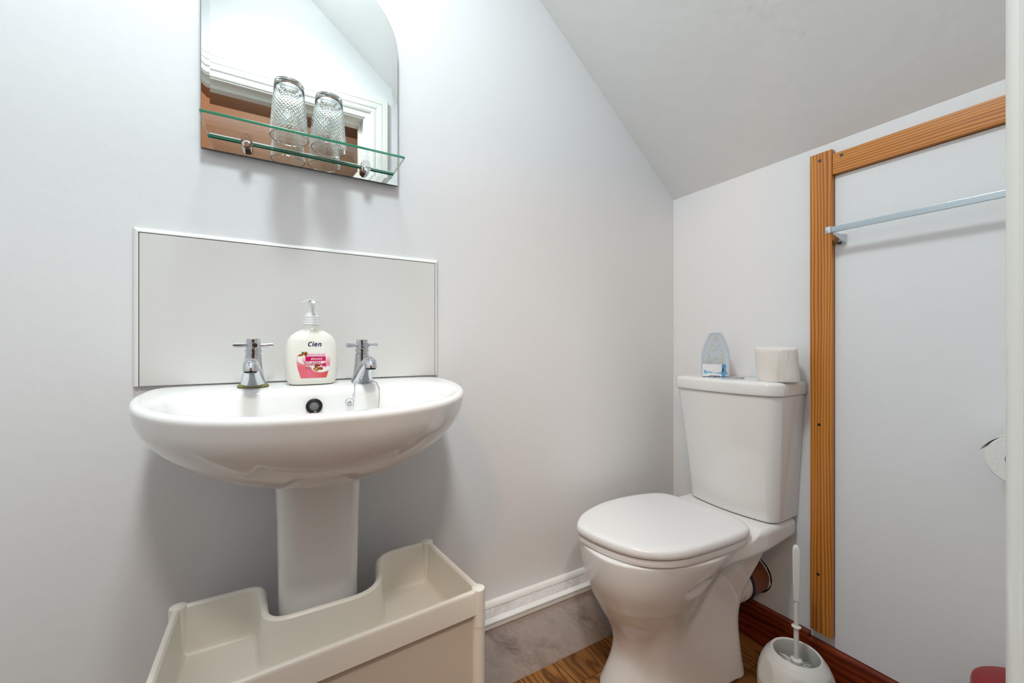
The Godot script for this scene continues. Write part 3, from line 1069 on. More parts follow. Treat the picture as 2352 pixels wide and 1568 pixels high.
# ---- mirror, glass shelf, tumblers
func mirror_outline(inset: float) -> PackedVector2Array:
	var o := PackedVector2Array()
	var hw := 0.1965 - inset
	o.append(Vector2(-hw, inset))
	o.append(Vector2(hw, inset))
	for i in 41:
		var a := PI * i / 40
		o.append(Vector2(cos(a) * hw, 0.322 + sin(a) * (0.172 - inset)))
	return o

func build_mirror() -> void:
	var t := thing("mirror", Vector3(-1.2525, 1.3275, 0.0), "frameless arch-topped wall mirror with a slanting polished border above basin", "mirror")
	var b := MB.new()
	var back := mirror_outline(0.0)
	b.prism(back, 0.008, 0.0146)
	part("glass_edge", b.mesh(20), mat(Color(0.22, 0.23, 0.215), 0.25, 0.3), t)
	b = MB.new()
	b.prism(mirror_outline(0.03), 0.0, 0.008)
	part("backing", b.mesh(20), M.cream_panel, t)
	var outer := mirror_outline(0.0005)
	var inner := mirror_outline(0.0145)
	b = MB.new()
	var r0 := PackedVector3Array()
	var r1 := PackedVector3Array()
	for i in outer.size():
		r0.append(Vector3(outer[i].x, outer[i].y, 0.01478))
		r1.append(Vector3(inner[i].x, inner[i].y, 0.0152))
	b.loft([r0, r1], false, false)
	part("bevel", b.mesh(8, -1, false), M.mirror, t)
	b = MB.new()
	b.prism(inner, 0.0147, 0.0152)
	part("mirror_glass", b.mesh(8), M.mirror, t)

	var s := thing("glass_shelf", Vector3(-1.2525, 1.352, 0.0), "clear glass shelf with green edges fixed across the mirror", "shelf")
	var w := 0.372
	var d0 := 0.018
	var d1 := 0.118
	var h := 0.005
	part("glass_pane", bx(Vector3(0, h / 2, (d0 + d1) / 2), Vector3(w - 0.004, h, d1 - d0 - 0.004), 0.0004), M.pane, s)
	# polished edges show the green of the glass
	part("front_edge", bx(Vector3(0, h / 2, d1 - 0.001), Vector3(w, h, 0.002), 0.0009), M.edge, s)
	part("back_edge", bx(Vector3(0, h / 2, d0 + 0.001), Vector3(w, h, 0.002), 0.0009), M.edge, s)
	part("back_strip", bx(Vector3(0, h + 0.0012, d0 - 0.001), Vector3(w - 0.006, 0.0026, 0.002), 0.0006), M.upvc, s)
	var pale := mat(Color(0.62, 0.76, 0.71), 0.1)
	for x in [-1, 1]:
		part("side_edge", bx(Vector3(x * (w / 2 - 0.0006), h / 2, (d0 + d1) / 2), Vector3(0.0012, h * 0.8, d1 - d0), 0.0005), pale, s)
	for x in [-0.1185, 0.1175]:
		var cl := Node3D.new()
		cl.name = "shelf_clip"
		s.add_child(cl, true)
		cl.position = Vector3(x, 0, 0.0152)
		b = MB.new()
		var q := PackedVector2Array()
		for i in 21:
			var a := PI * i / 20
			q.append(Vector2(cos(a) * 0.0098, 0.008 + sin(a) * 0.009))
		for i in 21:
			var a := PI + PI * i / 20
			q.append(Vector2(cos(a) * 0.0098, -0.006 + sin(a) * 0.009))
		b.prism(q, 0.0, 0.0155)
		part("clamp", b.mesh(35), M.chrome, cl)
		b = MB.new()
		b.lathe(Vector3.ZERO, [Vector2(0.0078, 0), Vector2(0.0078, 0.0015), Vector2(0.005, 0.002), Vector2(0.0045, 0.0005)], 20)
		var sc := part("screw", b.mesh(30), M.chrome, cl, Vector3(0, -0.006, 0.0155))
		sc.rotation.x = PI / 2
		b = MB.new()
		b.rbox(Vector3(0, -0.0005, 0.0158), Vector3(0.0197, 0.0012, 0.001), 0.0003)
		part("clamp_gap", b.mesh(), M.black, cl)

	tumbler_mesh = tumbler_shape()
	make_tumbler(Vector3(-1.295, 1.3579, 0.0765), "upturned dimpled glass tumbler at the end of shelf away from the toilet wall", 0.0)
	make_tumbler(Vector3(-1.2186, 1.3579, 0.0645), "upturned dimpled glass tumbler nearer the toilet end of the shelf", 0.4)

var tumbler_mesh: ArrayMesh

func make_tumbler(at: Vector3, label: String, turn: float) -> void:
	var t := thing("tumbler", at, label, "glass", "tumblers on the mirror shelf")
	t.rotation.y = turn
	part("tumbler_glass", tumbler_mesh, M.glass, t)

func tumbler_shape() -> ArrayMesh:
	var seg := 168
	var rows := 96
	var h := 0.112
	var rings := []
	# outside, from the mouth on the shelf up to the foot, with staggered rows of small raised dots
	for i in rows + 1:
		var u := float(i) / rows
		var y := u * (h - 0.004)
		var r := lerpf(0.0355, 0.0275, u)
		var o := PackedVector3Array()
		var row := u * 26.0
		for j in seg:
			var a := TAU * j / seg
			var dot := 0.0
			if u > 0.14 and u < 0.80:
				var k := int(row)
				var across := sin(a * 14.0 + (PI / 2 if k % 2 == 1 else 0.0))
				dot = 0.00042 * pow(maxf(0.0, across * across - 0.25) / 0.75, 1.0) * pow(sin((row - k) * PI), 1.2)
			o.append(Vector3(cos(a) * (r + dot), y, sin(a) * (r + dot)))
		rings.append(o)
	for e in [[0.0268, h - 0.0012], [0.0245, h], [0.018, h - 0.0004], [0.0165, h - 0.002], [0.012, h - 0.003], [0.004, h - 0.0035]]:
		var o := PackedVector3Array()
		for j in seg: o.append(Vector3(cos(TAU * j / seg) * e[0], e[1], sin(TAU * j / seg) * e[0]))
		rings.append(o)
	# inside, from the mouth up to the thick foot, joined to the outside at the rim
	var inn := []
	for e in [[0.0347, -0.0006], [0.0338, 0.0], [0.0335, 0.004], [0.0315, 0.04], [0.029, 0.08], [0.0277, 0.094], [0.0255, 0.0995], [0.018, 0.1015], [0.004, 0.102]]:
		var o := PackedVector3Array()
		for j in seg: o.append(Vector3(cos(TAU * j / seg) * e[0], e[1], sin(TAU * j / seg) * e[0]))
		inn.append(o)
	inn.reverse()
	var b := MB.new()
	b.loft(inn + rings, true, true)
	return b.mesh(40)

# ---- plastic storage unit wrapped round the pedestal
func build_storage() -> void:
	var t := thing("storage_unit", Vector3.ZERO, "cream plastic under-basin storage unit with open tray top notched round pedestal", "storage unit")
	var top := 0.462
	# outline of the tray, with a U-shaped notch at the back for the pedestal
	var pts := [Vector2(-1.478, 0.094), Vector2(-1.337, 0.094), Vector2(-1.327, 0.222), Vector2(-1.150, 0.222), Vector2(-1.128, 0.088), Vector2(-0.998, 0.086), Vector2(-0.972, 0.330), Vector2(-1.476, 0.362)]
	var outer := round_poly(pts, [0.02, 0.032, 0.032, 0.05, 0.05, 0.02, 0.022, 0.022], 8)
	var r := []
	var lip := 0.012
	for e in [[0.0, top - 0.045], [0.0, top - 0.006], [0.0018, top - 0.002], [0.005, top], [lip - 0.003, top - 0.0005], [lip, top - 0.004], [lip + 0.003, top - 0.076], [lip + 0.005, top - 0.083], [lip + 0.009, top - 0.0868], [lip + 0.013, top - 0.0875]]:
		r.append(ring_xz(offset_loop(outer, e[0]), e[1]))
	var b := MB.new()
	b.loft(r, false, false)
	# tray floor
	var fp := Geometry2D.offset_polygon(outer, -lip - 0.002)[0]
	var s := b.v.size()
	for p in fp: b.v.append(Vector3(p.x, top - 0.0875, p.y))
	var tr := Geometry2D.triangulate_polygon(fp)
	for i in range(0, tr.size(), 3):
		var A := fp[tr[i]]
		var B := fp[tr[i + 1]]
		var C := fp[tr[i + 2]]
		if (B - A).cross(C - A) > 0: b.tri(s + tr[i], s + tr[i + 2], s + tr[i + 1])
		else: b.tri(s + tr[i], s + tr[i + 1], s + tr[i + 2])
	part("tray", b.mesh(32, -1, false), M.cream, t)
	# corner posts with rounded caps
	for c in [Vector2(-1.4705, 0.1015), Vector2(-1.0065, 0.0935), Vector2(-0.9805, 0.321), Vector2(-1.4685, 0.3535)]:
		var post := Node3D.new()
		post.name = "corner_post"
		t.add_child(post, true)
		post.position = Vector3(c.x, 0, c.y)
		b = MB.new()
		b.lathe(Vector3.ZERO, [Vector2(0.0128, 0.0), Vector2(0.0128, top - 0.072), Vector2(0.0132, top - 0.070)], 20)
		part("upright", b.mesh(40), M.cream, post)
		b = MB.new()
		b.lathe(Vector3.ZERO, [Vector2(0.0134, top - 0.070), Vector2(0.0134, top - 0.003), Vector2(0.0125, top - 0.0002), Vector2(0.0095, top + 0.0012), Vector2(0.003, top + 0.0017)], 20)
		part("cap", b.mesh(40), M.cream, post)
	# panels below the tray: two sliding front panels, side and back sheets
	var yb := 0.03
	var y1 := top - 0.046
	var F0 := Vector2(-1.468, 0.356)
	var F1 := Vector2(-0.976, 0.326)
	var wall := func(p: Vector2, q: Vector2, push: float, thick: float, called: String, m: Material):
		var mid := (p + q) / 2
		var len_ := p.distance_to(q)
		var o := part(called, bx(Vector3.ZERO, Vector3(len_, y1 - yb, thick), 0.001), m, t, Vector3(mid.x, (y1 + yb) / 2, mid.y))
		o.rotation.y = -atan2(q.y - p.y, q.x - p.x)
		o.translate_object_local(Vector3(0, 0, push))
	wall.call(F0.lerp(F1, 0.42), F1, -0.006, 0.004, "sliding_panel", M.cream_panel)
	wall.call(F0, F0.lerp(F1, 0.445), -0.013, 0.004, "sliding_panel", M.cream_panel)
	wall.call(Vector2(-1.003, 0.094), F1, 0.0, 0.004, "side_panel", M.cream_panel)
	wall.call(F0, Vector2(-1.474, 0.100), 0.0, 0.004, "side_panel", M.cream_panel)
	part("base_shelf", cuboid(Vector3(-1.466, 0.02, 0.225), Vector3(-0.985, 0.03, 0.322)), M.cream, t)

# ---- toilet
const TC := Vector2(-0.400, 0.252)
const TA := 0.1396   # the pan is set a little askew

var pan_w := []
var pan_f := []
var pan_b := []
var pl_w := []
var pl_b := []

func pan_sd(p: Vector3) -> float:
	var yi := clampf(p.y / 0.002, 0.0, 208.0)
	var i := int(yi)
	var yf := yi - i
	var dx := p.x - TC.x
	var dz := p.z - TC.y
	var s := -dx * 0.99027 - dz * 0.13917
	var v := -dx * 0.13917 + dz * 0.99027
	var f := lerpf(pan_f[i], pan_f[i + 1], yf)
	var k := lerpf(pan_b[i], pan_b[i + 1], yf)
	var w := lerpf(pan_w[i], pan_w[i + 1], yf)
	var mid := (f + k) * 0.5 - 0.02
	var L := f - mid if s > mid else mid - k
	var q := pow(pow(absf(s - mid) / L, 2.25) + pow(absf(v) / w, 2.25), 1.0 / 2.25)
	var d := (q - 1.0) * w * 0.85
	# foot and trap housing behind the bowl
	var r := lerpf(pl_b[i], pl_b[i + 1], yf)
	var hl := (0.06 - r) * 0.5
	var qv := Vector2(absf(s - (0.06 + r) * 0.5) - hl + 0.03, absf(v) - lerpf(pl_w[i], pl_w[i + 1], yf) + 0.03)
	var d2 := qv.max(Vector2.ZERO).length() + minf(maxf(qv.x, qv.y), 0.0) - 0.03
	d2 = maxf(d2, p.y - 0.36)
	d = smin(d, d2, 0.028)
	# shelf that carries the cistern
	var low := 0.378 - maxf(0.0, -p.x) * 0.09
	var c := rbox_sd(Vector3(p.x, p.y, absf(p.z - 0.2835) + 0.062 * smoothstep(0.14, 0.5, -p.x)), Vector3(-0.235, 0.344, 0.0), Vector3(0.231, 0.084, 0.1455), 0.014)
	c = -smin(-c, (p.y - low) * 0.95, 0.016)
	d = smin(d, c, 0.02)
	d = maxf(d, p.y - 0.400 - 0.0275 * smoothstep(-0.25, -0.165, p.x))
	# finger recess on the near side
	var e := Vector3((p.x + 0.405) / 0.055, (p.y - 0.325 - (p.x + 0.405) * 0.15) / 0.022, (p.z - 0.418) / 0.03)
	d = -smin(-d, (e.length() - 1.0) * 0.028, 0.012)
	return maxf(d, -p.y + 0.0005)

func build_toilet() -> void:
	var ys := [0.0, 0.04, 0.08, 0.12, 0.15, 0.18, 0.22, 0.26, 0.32, 0.38, 0.42]
	for i in 210:
		var y := i * 0.002
		pan_f.append(table(y, ys, [0.168, 0.153, 0.138, 0.130, 0.132, 0.143, 0.166, 0.187, 0.208, 0.2165, 0.2165]))
		pan_w.append(table(y, ys, [0.092, 0.080, 0.070, 0.065, 0.070, 0.082, 0.101, 0.120, 0.145, 0.162, 0.164]))
		pan_b.append(table(y, ys, [-0.06, -0.06, -0.055, -0.05, -0.05, -0.06, -0.08, -0.10, -0.14, -0.20, -0.21]))
		pl_w.append(table(y, ys, [0.097, 0.091, 0.086, 0.083, 0.082, 0.083, 0.086, 0.092, 0.102, 0.11, 0.11]))
		pl_b.append(table(y, ys, [-0.250, -0.248, -0.246, -0.244, -0.244, -0.246, -0.256, -0.272, -0.305, -0.335, -0.34]))
	var t := thing("toilet", Vector3.ZERO, "white close-coupled toilet with closed lid in the corner", "toilet")
	part("pan", nets(pan_sd, Vector3(-0.66, -0.012, 0.04), Vector3(0.012, 0.456, 0.47), 0.0056), M.ceramic, t)
	# seat and lid share one outline
	var pts := [Vector2(-0.611, 0.167), Vector2(-0.572, 0.129), Vector2(-0.522, 0.104), Vector2(-0.443, 0.084), Vector2(-0.359, 0.082), Vector2(-0.290, 0.092), Vector2(-0.235, 0.110), Vector2(-0.209, 0.132), Vector2(-0.198, 0.160), Vector2(-0.193, 0.200), Vector2(-0.187, 0.255), Vector2(-0.187, 0.320), Vector2(-0.196, 0.375), Vector2(-0.216, 0.411), Vector2(-0.245, 0.423), Vector2(-0.305, 0.425), Vector2(-0.382, 0.421), Vector2(-0.470, 0.411), Vector2(-0.527, 0.390), Vector2(-0.569, 0.356), Vector2(-0.595, 0.310), Vector2(-0.611, 0.255), Vector2(-0.617, 0.205)]
	var loop := closed_curve(pts, 6)
	var b := MB.new()
	var r := []
	for e in [[0.010, 0.4015], [0.0062, 0.4018], [0.0042, 0.405], [0.0042, 0.4155], [0.0065, 0.4188], [0.02, 0.4192]]:
		r.append(ring_xz(offset_loop(loop, e[0]), e[1]))
	b.loft(r)
	part("seat", b.mesh(50), M.seat, t)
	b = MB.new()
	r = []
	for e in [[0.014, 0.4212], [0.004, 0.4215], [0.001, 0.4245], [0.0, 0.431], [0.0015, 0.4385], [0.005, 0.443], [0.011, 0.4452], [0.03, 0.4462]]:
		r.append(ring_xz(offset_loop(loop, e[0]), e[1]))
	b.loft(r)
	part("lid", b.mesh(50), M.seat, t)
	for z in [0.215, 0.365]:
		b = MB.new()
		b.tube([Vector3(-0.196, 0.4275, z - 0.016), Vector3(-0.196, 0.4275, z + 0.016)], [0.0065], 14)
		part("hinge", b.mesh(40), M.seat, t)
	# cistern
	b = MB.new()
	r = []
	for e in [[0.4285, 0.010, 0.0], [0.431, 0.004, 0.0], [0.436, 0.001, 0.0], [0.50, 0.0, 0.13], [0.6, 0.0, 0.42], [0.7, 0.0, 0.72], [0.788, 0.0, 1.0]]:
		r.append(cistern_ring(lerpf(0.155, 0.124, e[2]) + e[1], lerpf(0.430, 0.448, e[2]) - e[1], lerpf(-0.122, -0.148, e[2]) + e[1], lerpf(0.020, 0.026, e[2]), e[0], 0.026))
	b.loft(r)
	part("cistern", b.mesh(50), M.ceramic, t)
	b = MB.new()
	r = []
	for e in [[0.7885, 0.010], [0.7895, 0.003], [0.794, 0.0], [0.818, 0.0], [0.8245, 0.0025], [0.828, 0.008], [0.8292, 0.02]]:
		r.append(cistern_ring(0.117 + e[1], 0.454 - e[1], -0.155 + e[1], 0.026, e[0], 0.030))
	b.loft(r)
	part("cistern_lid", b.mesh(50), M.ceramic, t)
	b = MB.new()
	b.lathe(Vector3(-0.085, 0.829, 0.295), [Vector2(0.024, 0), Vector2(0.024, 0.003), Vector2(0.022, 0.0042), Vector2(0.002, 0.0048)], 32)
	part("flush_button", b.mesh(30), M.chrome, t)

func cistern_ring(z0: float, z1: float, xf: float, bulge: float, y: float, rad: float) -> PackedVector3Array:
	# flat against the wall, bowed front, rounded front corners
	var o := PackedVector3Array()
	var pts := PackedVector2Array()
	var n := 24
	for i in n + 1:
		var u := float(i) / n
		var z := lerpf(z0, z1, u)
		var c := 2.0 * u - 1.0
		pts.append(Vector2(xf - bulge * (1.0 - c * c), z))
	# ends eased into the sides
	o.append(Vector3(-0.003, y, z0))
	for i in 5: o.append(Vector3(lerpf(-0.003, xf + rad, float(i + 1) / 6), y, z0))
	for i in 9:
		var a := float(i) / 8 * PI / 2
		o.append(Vector3(xf + rad - rad * sin(a) - bulge * (1.0 - pow(1.0 - 2.0 * (rad * (1.0 - cos(a))) / (z1 - z0), 2)), y, z0 + rad * (1.0 - cos(a))))
	for i in range(1, n):
		var z := lerpf(z0 + rad, z1 - rad, float(i) / n)
		var c := 2.0 * (z - z0) / (z1 - z0) - 1.0
		o.append(Vector3(xf - bulge * (1.0 - c * c), y, z))
	for i in 9:
		var a := PI / 2 - float(i) / 8 * PI / 2
		o.append(Vector3(xf + rad - rad * sin(a) - bulge * (1.0 - pow(1.0 - 2.0 * (rad * (1.0 - cos(a))) / (z1 - z0), 2)), y, z1 - rad * (1.0 - cos(a))))
	for i in 5: o.append(Vector3(lerpf(xf + rad, -0.003, float(i + 1) / 6), y, z1))
	o.append(Vector3(-0.003, y, z1))
	return o

# ---- things standing on the cistern
func build_cistern_things() -> void:
	# toilet roll on its end
	var t := thing("toilet_roll", Vector3(-0.088, 0.8295, 0.415), "loosely wrapped toilet roll standing on the cistern lid", "toilet roll")
	var b := MB.new()
	var n := noise(9, 6.0, 2)
	var rings := []
	for i in 15:
		var u := float(i) / 14
		var o := PackedVector3Array()
		for j in 96:
			var a := TAU * j / 96
			var rr := 0.0515 + 0.0010 * n.get_noise_3d(cos(a) * 1.2, u * 2.5, sin(a) * 1.2)
			if i == 0 or i == 14: rr -= 0.0015
			# the outer sheet ends in a step
			rr += 0.0012 * (1.0 - clampf(fposmod(a - 2.36, TAU) / 0.25, 0.0, 1.0)) + 0.0007 * sin(a * 31.0 + u * 3.0) * clampf(1.0 - absf(fposmod(a - 2.36 + PI, TAU) - PI) * 1.4, 0.0, 1.0)
			o.append(Vector3(cos(a) * rr - 0.004 * (u - 0.5), u * 0.093 + (0.004 * sin(a + 2.2) if i == 14 else 0.0), sin(a) * rr - 0.006 * (u - 0.5)))
		rings.append(o)
	for e in [0.0215, 0.0205]:
		for y in ([0.092] if e > 0.021 else [0.09, 0.002]):
			var o := PackedVector3Array()
			for j in 96: o.append(Vector3(cos(TAU * j / 96) * e, y, sin(TAU * j / 96) * e))
			rings.append(o)
	b.loft(rings, true, false)
	part("paper", b.mesh(60), M.skin_paper, t)
	b = MB.new()
	b.lathe(Vector3.ZERO, [Vector2(0.0205, 0.003), Vector2(0.0205, 0.0915), Vector2(0.0195, 0.0915), Vector2(0.0195, 0.003)], 32, false, false)
	part("core", b.mesh(30, -1, false), mat(Color(0.50, 0.36, 0.22), 0.9), t)
	# loose outer sheet: a folded corner lifts off the roll
	b = MB.new()
	var r0 := PackedVector3Array()
	var r1 := PackedVector3Array()
	for i in 13:
		var u := float(i) / 12
		var a0 := 2.62 + 0.06 * sin(u * 5.0)
		var off := 0.0535 + 0.0035 * sin(PI * u) * (1.0 - u * 0.3)
		r0.append(Vector3(cos(a0) * off, 0.002 + u * 0.078, sin(a0) * off))
		r1.append(Vector3(cos(a0 - 0.42) * 0.0522, 0.002 + u * 0.086, sin(a0 - 0.42) * 0.0522))
	b.loft([r0, r1], false, false, false)
	part("loose_sheet", b.mesh(60, -1, false), M.skin_paper, t)

	# gel air freshener: upright translucent shell with leaf cut-outs and a paper wrap
	var f := thing("air_freshener", Vector3(-0.092, 0.8295, 0.232), "pale blue plastic air freshener with leaf cut-outs on cistern", "air freshener")
	f.rotation.y = deg_to_rad(-52)
	var prof := [Vector2(-0.039, 0.0), Vector2(-0.041, 0.012), Vector2(-0.041, 0.05), Vector2(-0.038, 0.085), Vector2(-0.0275, 0.12), Vector2(-0.0165, 0.143), Vector2(0.0165, 0.143), Vector2(0.0275, 0.12), Vector2(0.038, 0.085), Vector2(0.041, 0.05), Vector2(0.041, 0.012), Vector2(0.039, 0.0)]
	var sh := round_poly(prof, [0.002, 0.004, 0.008, 0.01, 0.01, 0.004, 0.004, 0.01, 0.01, 0.008, 0.004, 0.002], 4)
	var rr := []
	for e in [[0.004, -0.017], [0.0, -0.014], [0.0, 0.006], [0.0012, 0.009], [0.004, 0.0105], [0.0045, 0.0090], [0.006, 0.0085]]:
		var o := PackedVector3Array()
		for p in offset_loop(sh, e[0]): o.append(Vector3(p.x, maxf(p.y, 0.0), e[1]))
		rr.append(o)
	b = MB.new()
	b.loft(rr)
	part("shell", b.mesh(40), M.fresh, f)
	var hole := mat(Color(0.78, 0.80, 0.785), 0.6)
	for e in [[0.0, 0.122, 0.0095, 0.3], [-0.011, 0.1, 0.004, 0.5], [0.009, 0.098, 0.004, -0.5], [-0.017, 0.087, 0.006, 0.4], [0.0, 0.089, 0.006, -0.3], [-0.008, 0.082, 0.004, 0.2], [0.016, 0.083, 0.004, -0.7], [-0.019, 0.069, 0.006, 0.6], [0.017, 0.07, 0.006, -0.6], [-0.019, 0.05, 0.0105, 0.3], [0.014, 0.05, 0.0105, -0.4], [-0.001, 0.056, 0.005, 0.0]]:
		b = MB.new()
		var q := PackedVector2Array()
		for i in 20:
			var a := TAU * i / 20
			var l: float = e[2] * (1.0 + 0.55 * pow(maxf(0.0, sin(a)), 4))
			q.append((Vector2(cos(a) * e[2] * 0.85 + e[2] * 0.5 * pow(maxf(0.0, sin(a)), 6), sin(a) * l)).rotated(e[3]) + Vector2(e[0], e[1]))
		b.prism(q, 0.0083, 0.0089)
		part("leaf_cut_out", b.mesh(20), hole, f)
	var lm := mat(Color.WHITE, 0.5)
	lm.albedo_texture = fresh_tex()
	lm.texture_repeat = false
	# the paper wrap stands proud of the shell, curved round one side
	var wrap := []
	for k in 2:
		wrap.append([])
	var stl := SurfaceTool.new()
	stl.begin(Mesh.PRIMITIVE_TRIANGLES)
	var path := [Vector2(-0.040, 0.006), Vector2(-0.039, 0.0125), Vector2(-0.034, 0.0145), Vector2(-0.01, 0.0155), Vector2(0.014, 0.0150), Vector2(0.017, 0.0135), Vector2(0.020, 0.0112), Vector2(0.0275, 0.0108)]
	var us := [0.0, 0.08, 0.14, 0.44, 0.74, 0.79, 0.87, 1.0]
	for i in path.size() - 1:
		for tri in [[[i, 0], [i, 1], [i + 1, 1]], [[i, 0], [i + 1, 1], [i + 1, 0]]]:
			for c in tri:
				stl.set_uv(Vector2(us[c[0]], c[1]))
				stl.add_vertex(Vector3(path[c[0]].x, 0.041 - c[1] * 0.0395, path[c[0]].y))
	stl.generate_normals()
	part("paper_wrap", stl.commit(), lm, f)

func fresh_tex() -> ImageTexture:
	var n := 256
	var im := Image.create(n, n, false, Image.FORMAT_RGB8)
	var bl := Color(0.38, 0.67, 0.85)
	for y in n:
		for x in n:
			var u := float(x) / n
			var w := float(y) / n
			var c := Color(0.93, 0.94, 0.95)
			var wave := 0.60 - 0.10 * sin(u * 8.0 + 0.4) + 0.02 * sin(u * 30.0)
			var low := 0.86 - 0.16 * sin(clampf(u / 0.8, 0.0, 1.0) * PI * 0.8)
			if u > 0.12 and u < 0.79 and w > wave and w < low + 0.10 * u: c = Color(0.55, 0.76, 0.90)
			if u >= 0.79: c = bl
			if u > 0.82 and u < 0.9 and w > 0.34 and w < 0.62: c = Color(0.12, 0.16, 0.22)
			if u > 0.86 and w > 0.10 and w < 0.30 and int(w * 60.0) % 3 == 0: c = Color(0.10, 0.25, 0.45)
			# blossoms
			for q in [Vector3(0.47, 0.56, 0.085), Vector3(0.26, 0.58, 0.05), Vector3(0.30, 0.74, 0.05)]:
				var d := Vector2(u - q.x, w - q.y)
				if d.length() < q.z * (0.85 + 0.15 * cos(d.angle() * 5.0)): c = Color(0.93, 0.90, 0.83) if d.length() > q.z * 0.25 else Color(0.86, 0.74, 0.40)
			for q in [Vector3(0.19, 0.66, 0.04), Vector3(0.36, 0.66, 0.03), Vector3(0.24, 0.82, 0.035)]:
				var d := Vector2((u - q.x), (w - q.y) * 1.8)
				if d.length() < q.z: c = Color(0.10, 0.55, 0.72)
			# tops of the blue letters run off the fold
			var o := Vector2(u - 0.42, (w - 0.99) * 0.9)
			if w > 0.86 and absf(o.length() - 0.075) < 0.017: c = Color(0.10, 0.14, 0.40)
			if w > 0.91 and absf(u - 0.545) < 0.014: c = Color(0.10, 0.14, 0.40)
			var o2 := Vector2(u - 0.635, w - 1.0)
			if w > 0.90 and absf(o2.length() - 0.055) < 0.016: c = Color(0.10, 0.14, 0.40)
			im.set_pixel(x, y, c)
	return ImageTexture.create_from_image(im)

# ---- soil pipe behind the toilet
func build_soil_pipe() -> void:
	var t := thing("soil_pipe", Vector3(0, 0.205, 0.298), "brown waste pipe from the back of the toilet into wall", "pipe")
	var along := func(prof: Array, called: String, m: Material):
		var b := MB.new()
		b.lathe(Vector3.ZERO, prof, 40)
		var o := part(called, b.mesh(35), m, t)
		o.rotation.z = PI / 2
		return o
	along.call([Vector2(0.055, 0.0), Vector2(0.055, 0.085), Vector2(0.052, 0.086)], "pipe", M.brown_pipe)
	along.call([Vector2(0.0595, 0.0002), Vector2(0.0595, 0.0012), Vector2(0.05, 0.0014)], "wall_hole", M.black)
	along.call([Vector2(0.054, 0.084), Vector2(0.0585, 0.085), Vector2(0.0585, 0.093), Vector2(0.052, 0.094)], "rubber_seal", M.rubber)
	along.call([Vector2(0.05, 0.0935), Vector2(0.0545, 0.095), Vector2(0.0545, 0.112), Vector2(0.051, 0.115), Vector2(0.051, 0.125), Vector2(0.0535, 0.127), Vector2(0.0535, 0.140), Vector2(0.046, 0.146), Vector2(0.046, 0.150)], "pan_connector", M.plastic)
	var b := MB.new()
	b.tube([Vector3(-0.003, 0.056, 0.008), Vector3(-0.004, 0.050, 0.025), Vector3(-0.006, 0.036, 0.043), Vector3(-0.004, 0.014, 0.054), Vector3(-0.005, -0.010, 0.0548), Vector3(-0.003, -0.030, 0.047)], [0.001, 0.003, 0.0026, 0.0012, 0.0034, 0.001], 8)
	part("filler_foam", b.mesh(60), M.plastic, t)

# ---- timber frame of the hatch on the toilet wall
func build_hatch_frame() -> void:
	var t := thing("hatch_frame", Vector3.ZERO, "varnished orange pine frame screwed round a white wall panel", "timber frame")
	part("upright", bx(Vector3(-0.010, 0.798, 0.4943), Vector3(0.020, 1.327, 0.0525), 0.0018, 1), M.pine, t)
	part("top_rail", bx(Vector3(-0.010, 1.4195, 0.748), Vector3(0.020, 0.055, 0.4535), 0.0018, 2, Vector2(0.35, 0.2)), M.pine, t)
	part("hatch_panel", bx(Vector3(-0.0026, 0.749, 0.7475), Vector3(0.0052, 1.283, 0.452), 0.001), M.wall_b, t)
	for p in [Vector2(1.440, 0.4925), Vector2(1.4355, 0.5425), Vector2(0.7106, 0.4905), Vector2(0.2957, 0.488)]:
		var b := MB.new()
		b.lathe(Vector3.ZERO, [Vector2(0.0042, 0), Vector2(0.0042, 0.0006), Vector2(0.0028, 0.0008), Vector2(0.0022, 0.0001)], 16)
		var o := part("screw_head", b.mesh(30), M.steel, t, Vector3(-0.020, p.x, p.y))
		o.rotation.z = PI / 2

# ---- towel rail
func build_towel_rail() -> void:
	var t := thing("towel_rail", Vector3.ZERO, "flat chrome towel rail on brackets across the hatch panel", "towel rail")
	var z0 := 0.527
	var z1 := 0.93
	var x := -0.062
	part("bar", bx(Vector3(x, 1.2325, (z0 + z1) / 2), Vector3(0.006, 0.0145, z1 - z0 - 0.01), 0.001), M.satin, t)
	for z in [z0, z1]:
		var s := 1.0 if z == z0 else -1.0
		var br := Node3D.new()
		br.name = "bracket"
		t.add_child(br, true)
		br.position = Vector3(0, 1.2325, z)
		part("end_cap", bx(Vector3(x, 0.0, 0.003 * s), Vector3(0.011, 0.0185, 0.013), 0.0018), M.chrome, br)
		var b := MB.new()
		# arm sweeps down from the bar to a cup on the wall
		b.loft([MB.rrect(Vector3.ZERO, 0.001, 0.001, 0.0003, 2)], false, false)
		b = MB.new()
		var rings := []
		for e in [[-0.060, -0.004, 0.010, 0.010], [-0.046, -0.009, 0.010, 0.012], [-0.028, -0.014, 0.014, 0.020], [-0.0125, -0.017, 0.024, 0.027], [-0.0055, -0.0175, 0.026, 0.028]]:
			var o := PackedVector3Array()
			for p in MB.rrect(Vector3.ZERO, e[2], e[3], 0.003, 3): o.append(Vector3(e[0], e[1] + p.x, p.z + 0.008 * s))
			rings.append(o)
		b.loft(rings)
		part("arm", b.mesh(40), M.chrome, br)
		b = MB.new()
		b.lathe(Vector3.ZERO, [Vector2(0.0065, 0), Vector2(0.0065, 0.0015), Vector2(0.0045, 0.002), Vector2(0.0035, 0.0005)], 20)
		var sc := part("screw", b.mesh(30), M.steel, br, Vector3(-0.0135, -0.026, 0.008 * s))
		sc.rotation.z = PI / 2

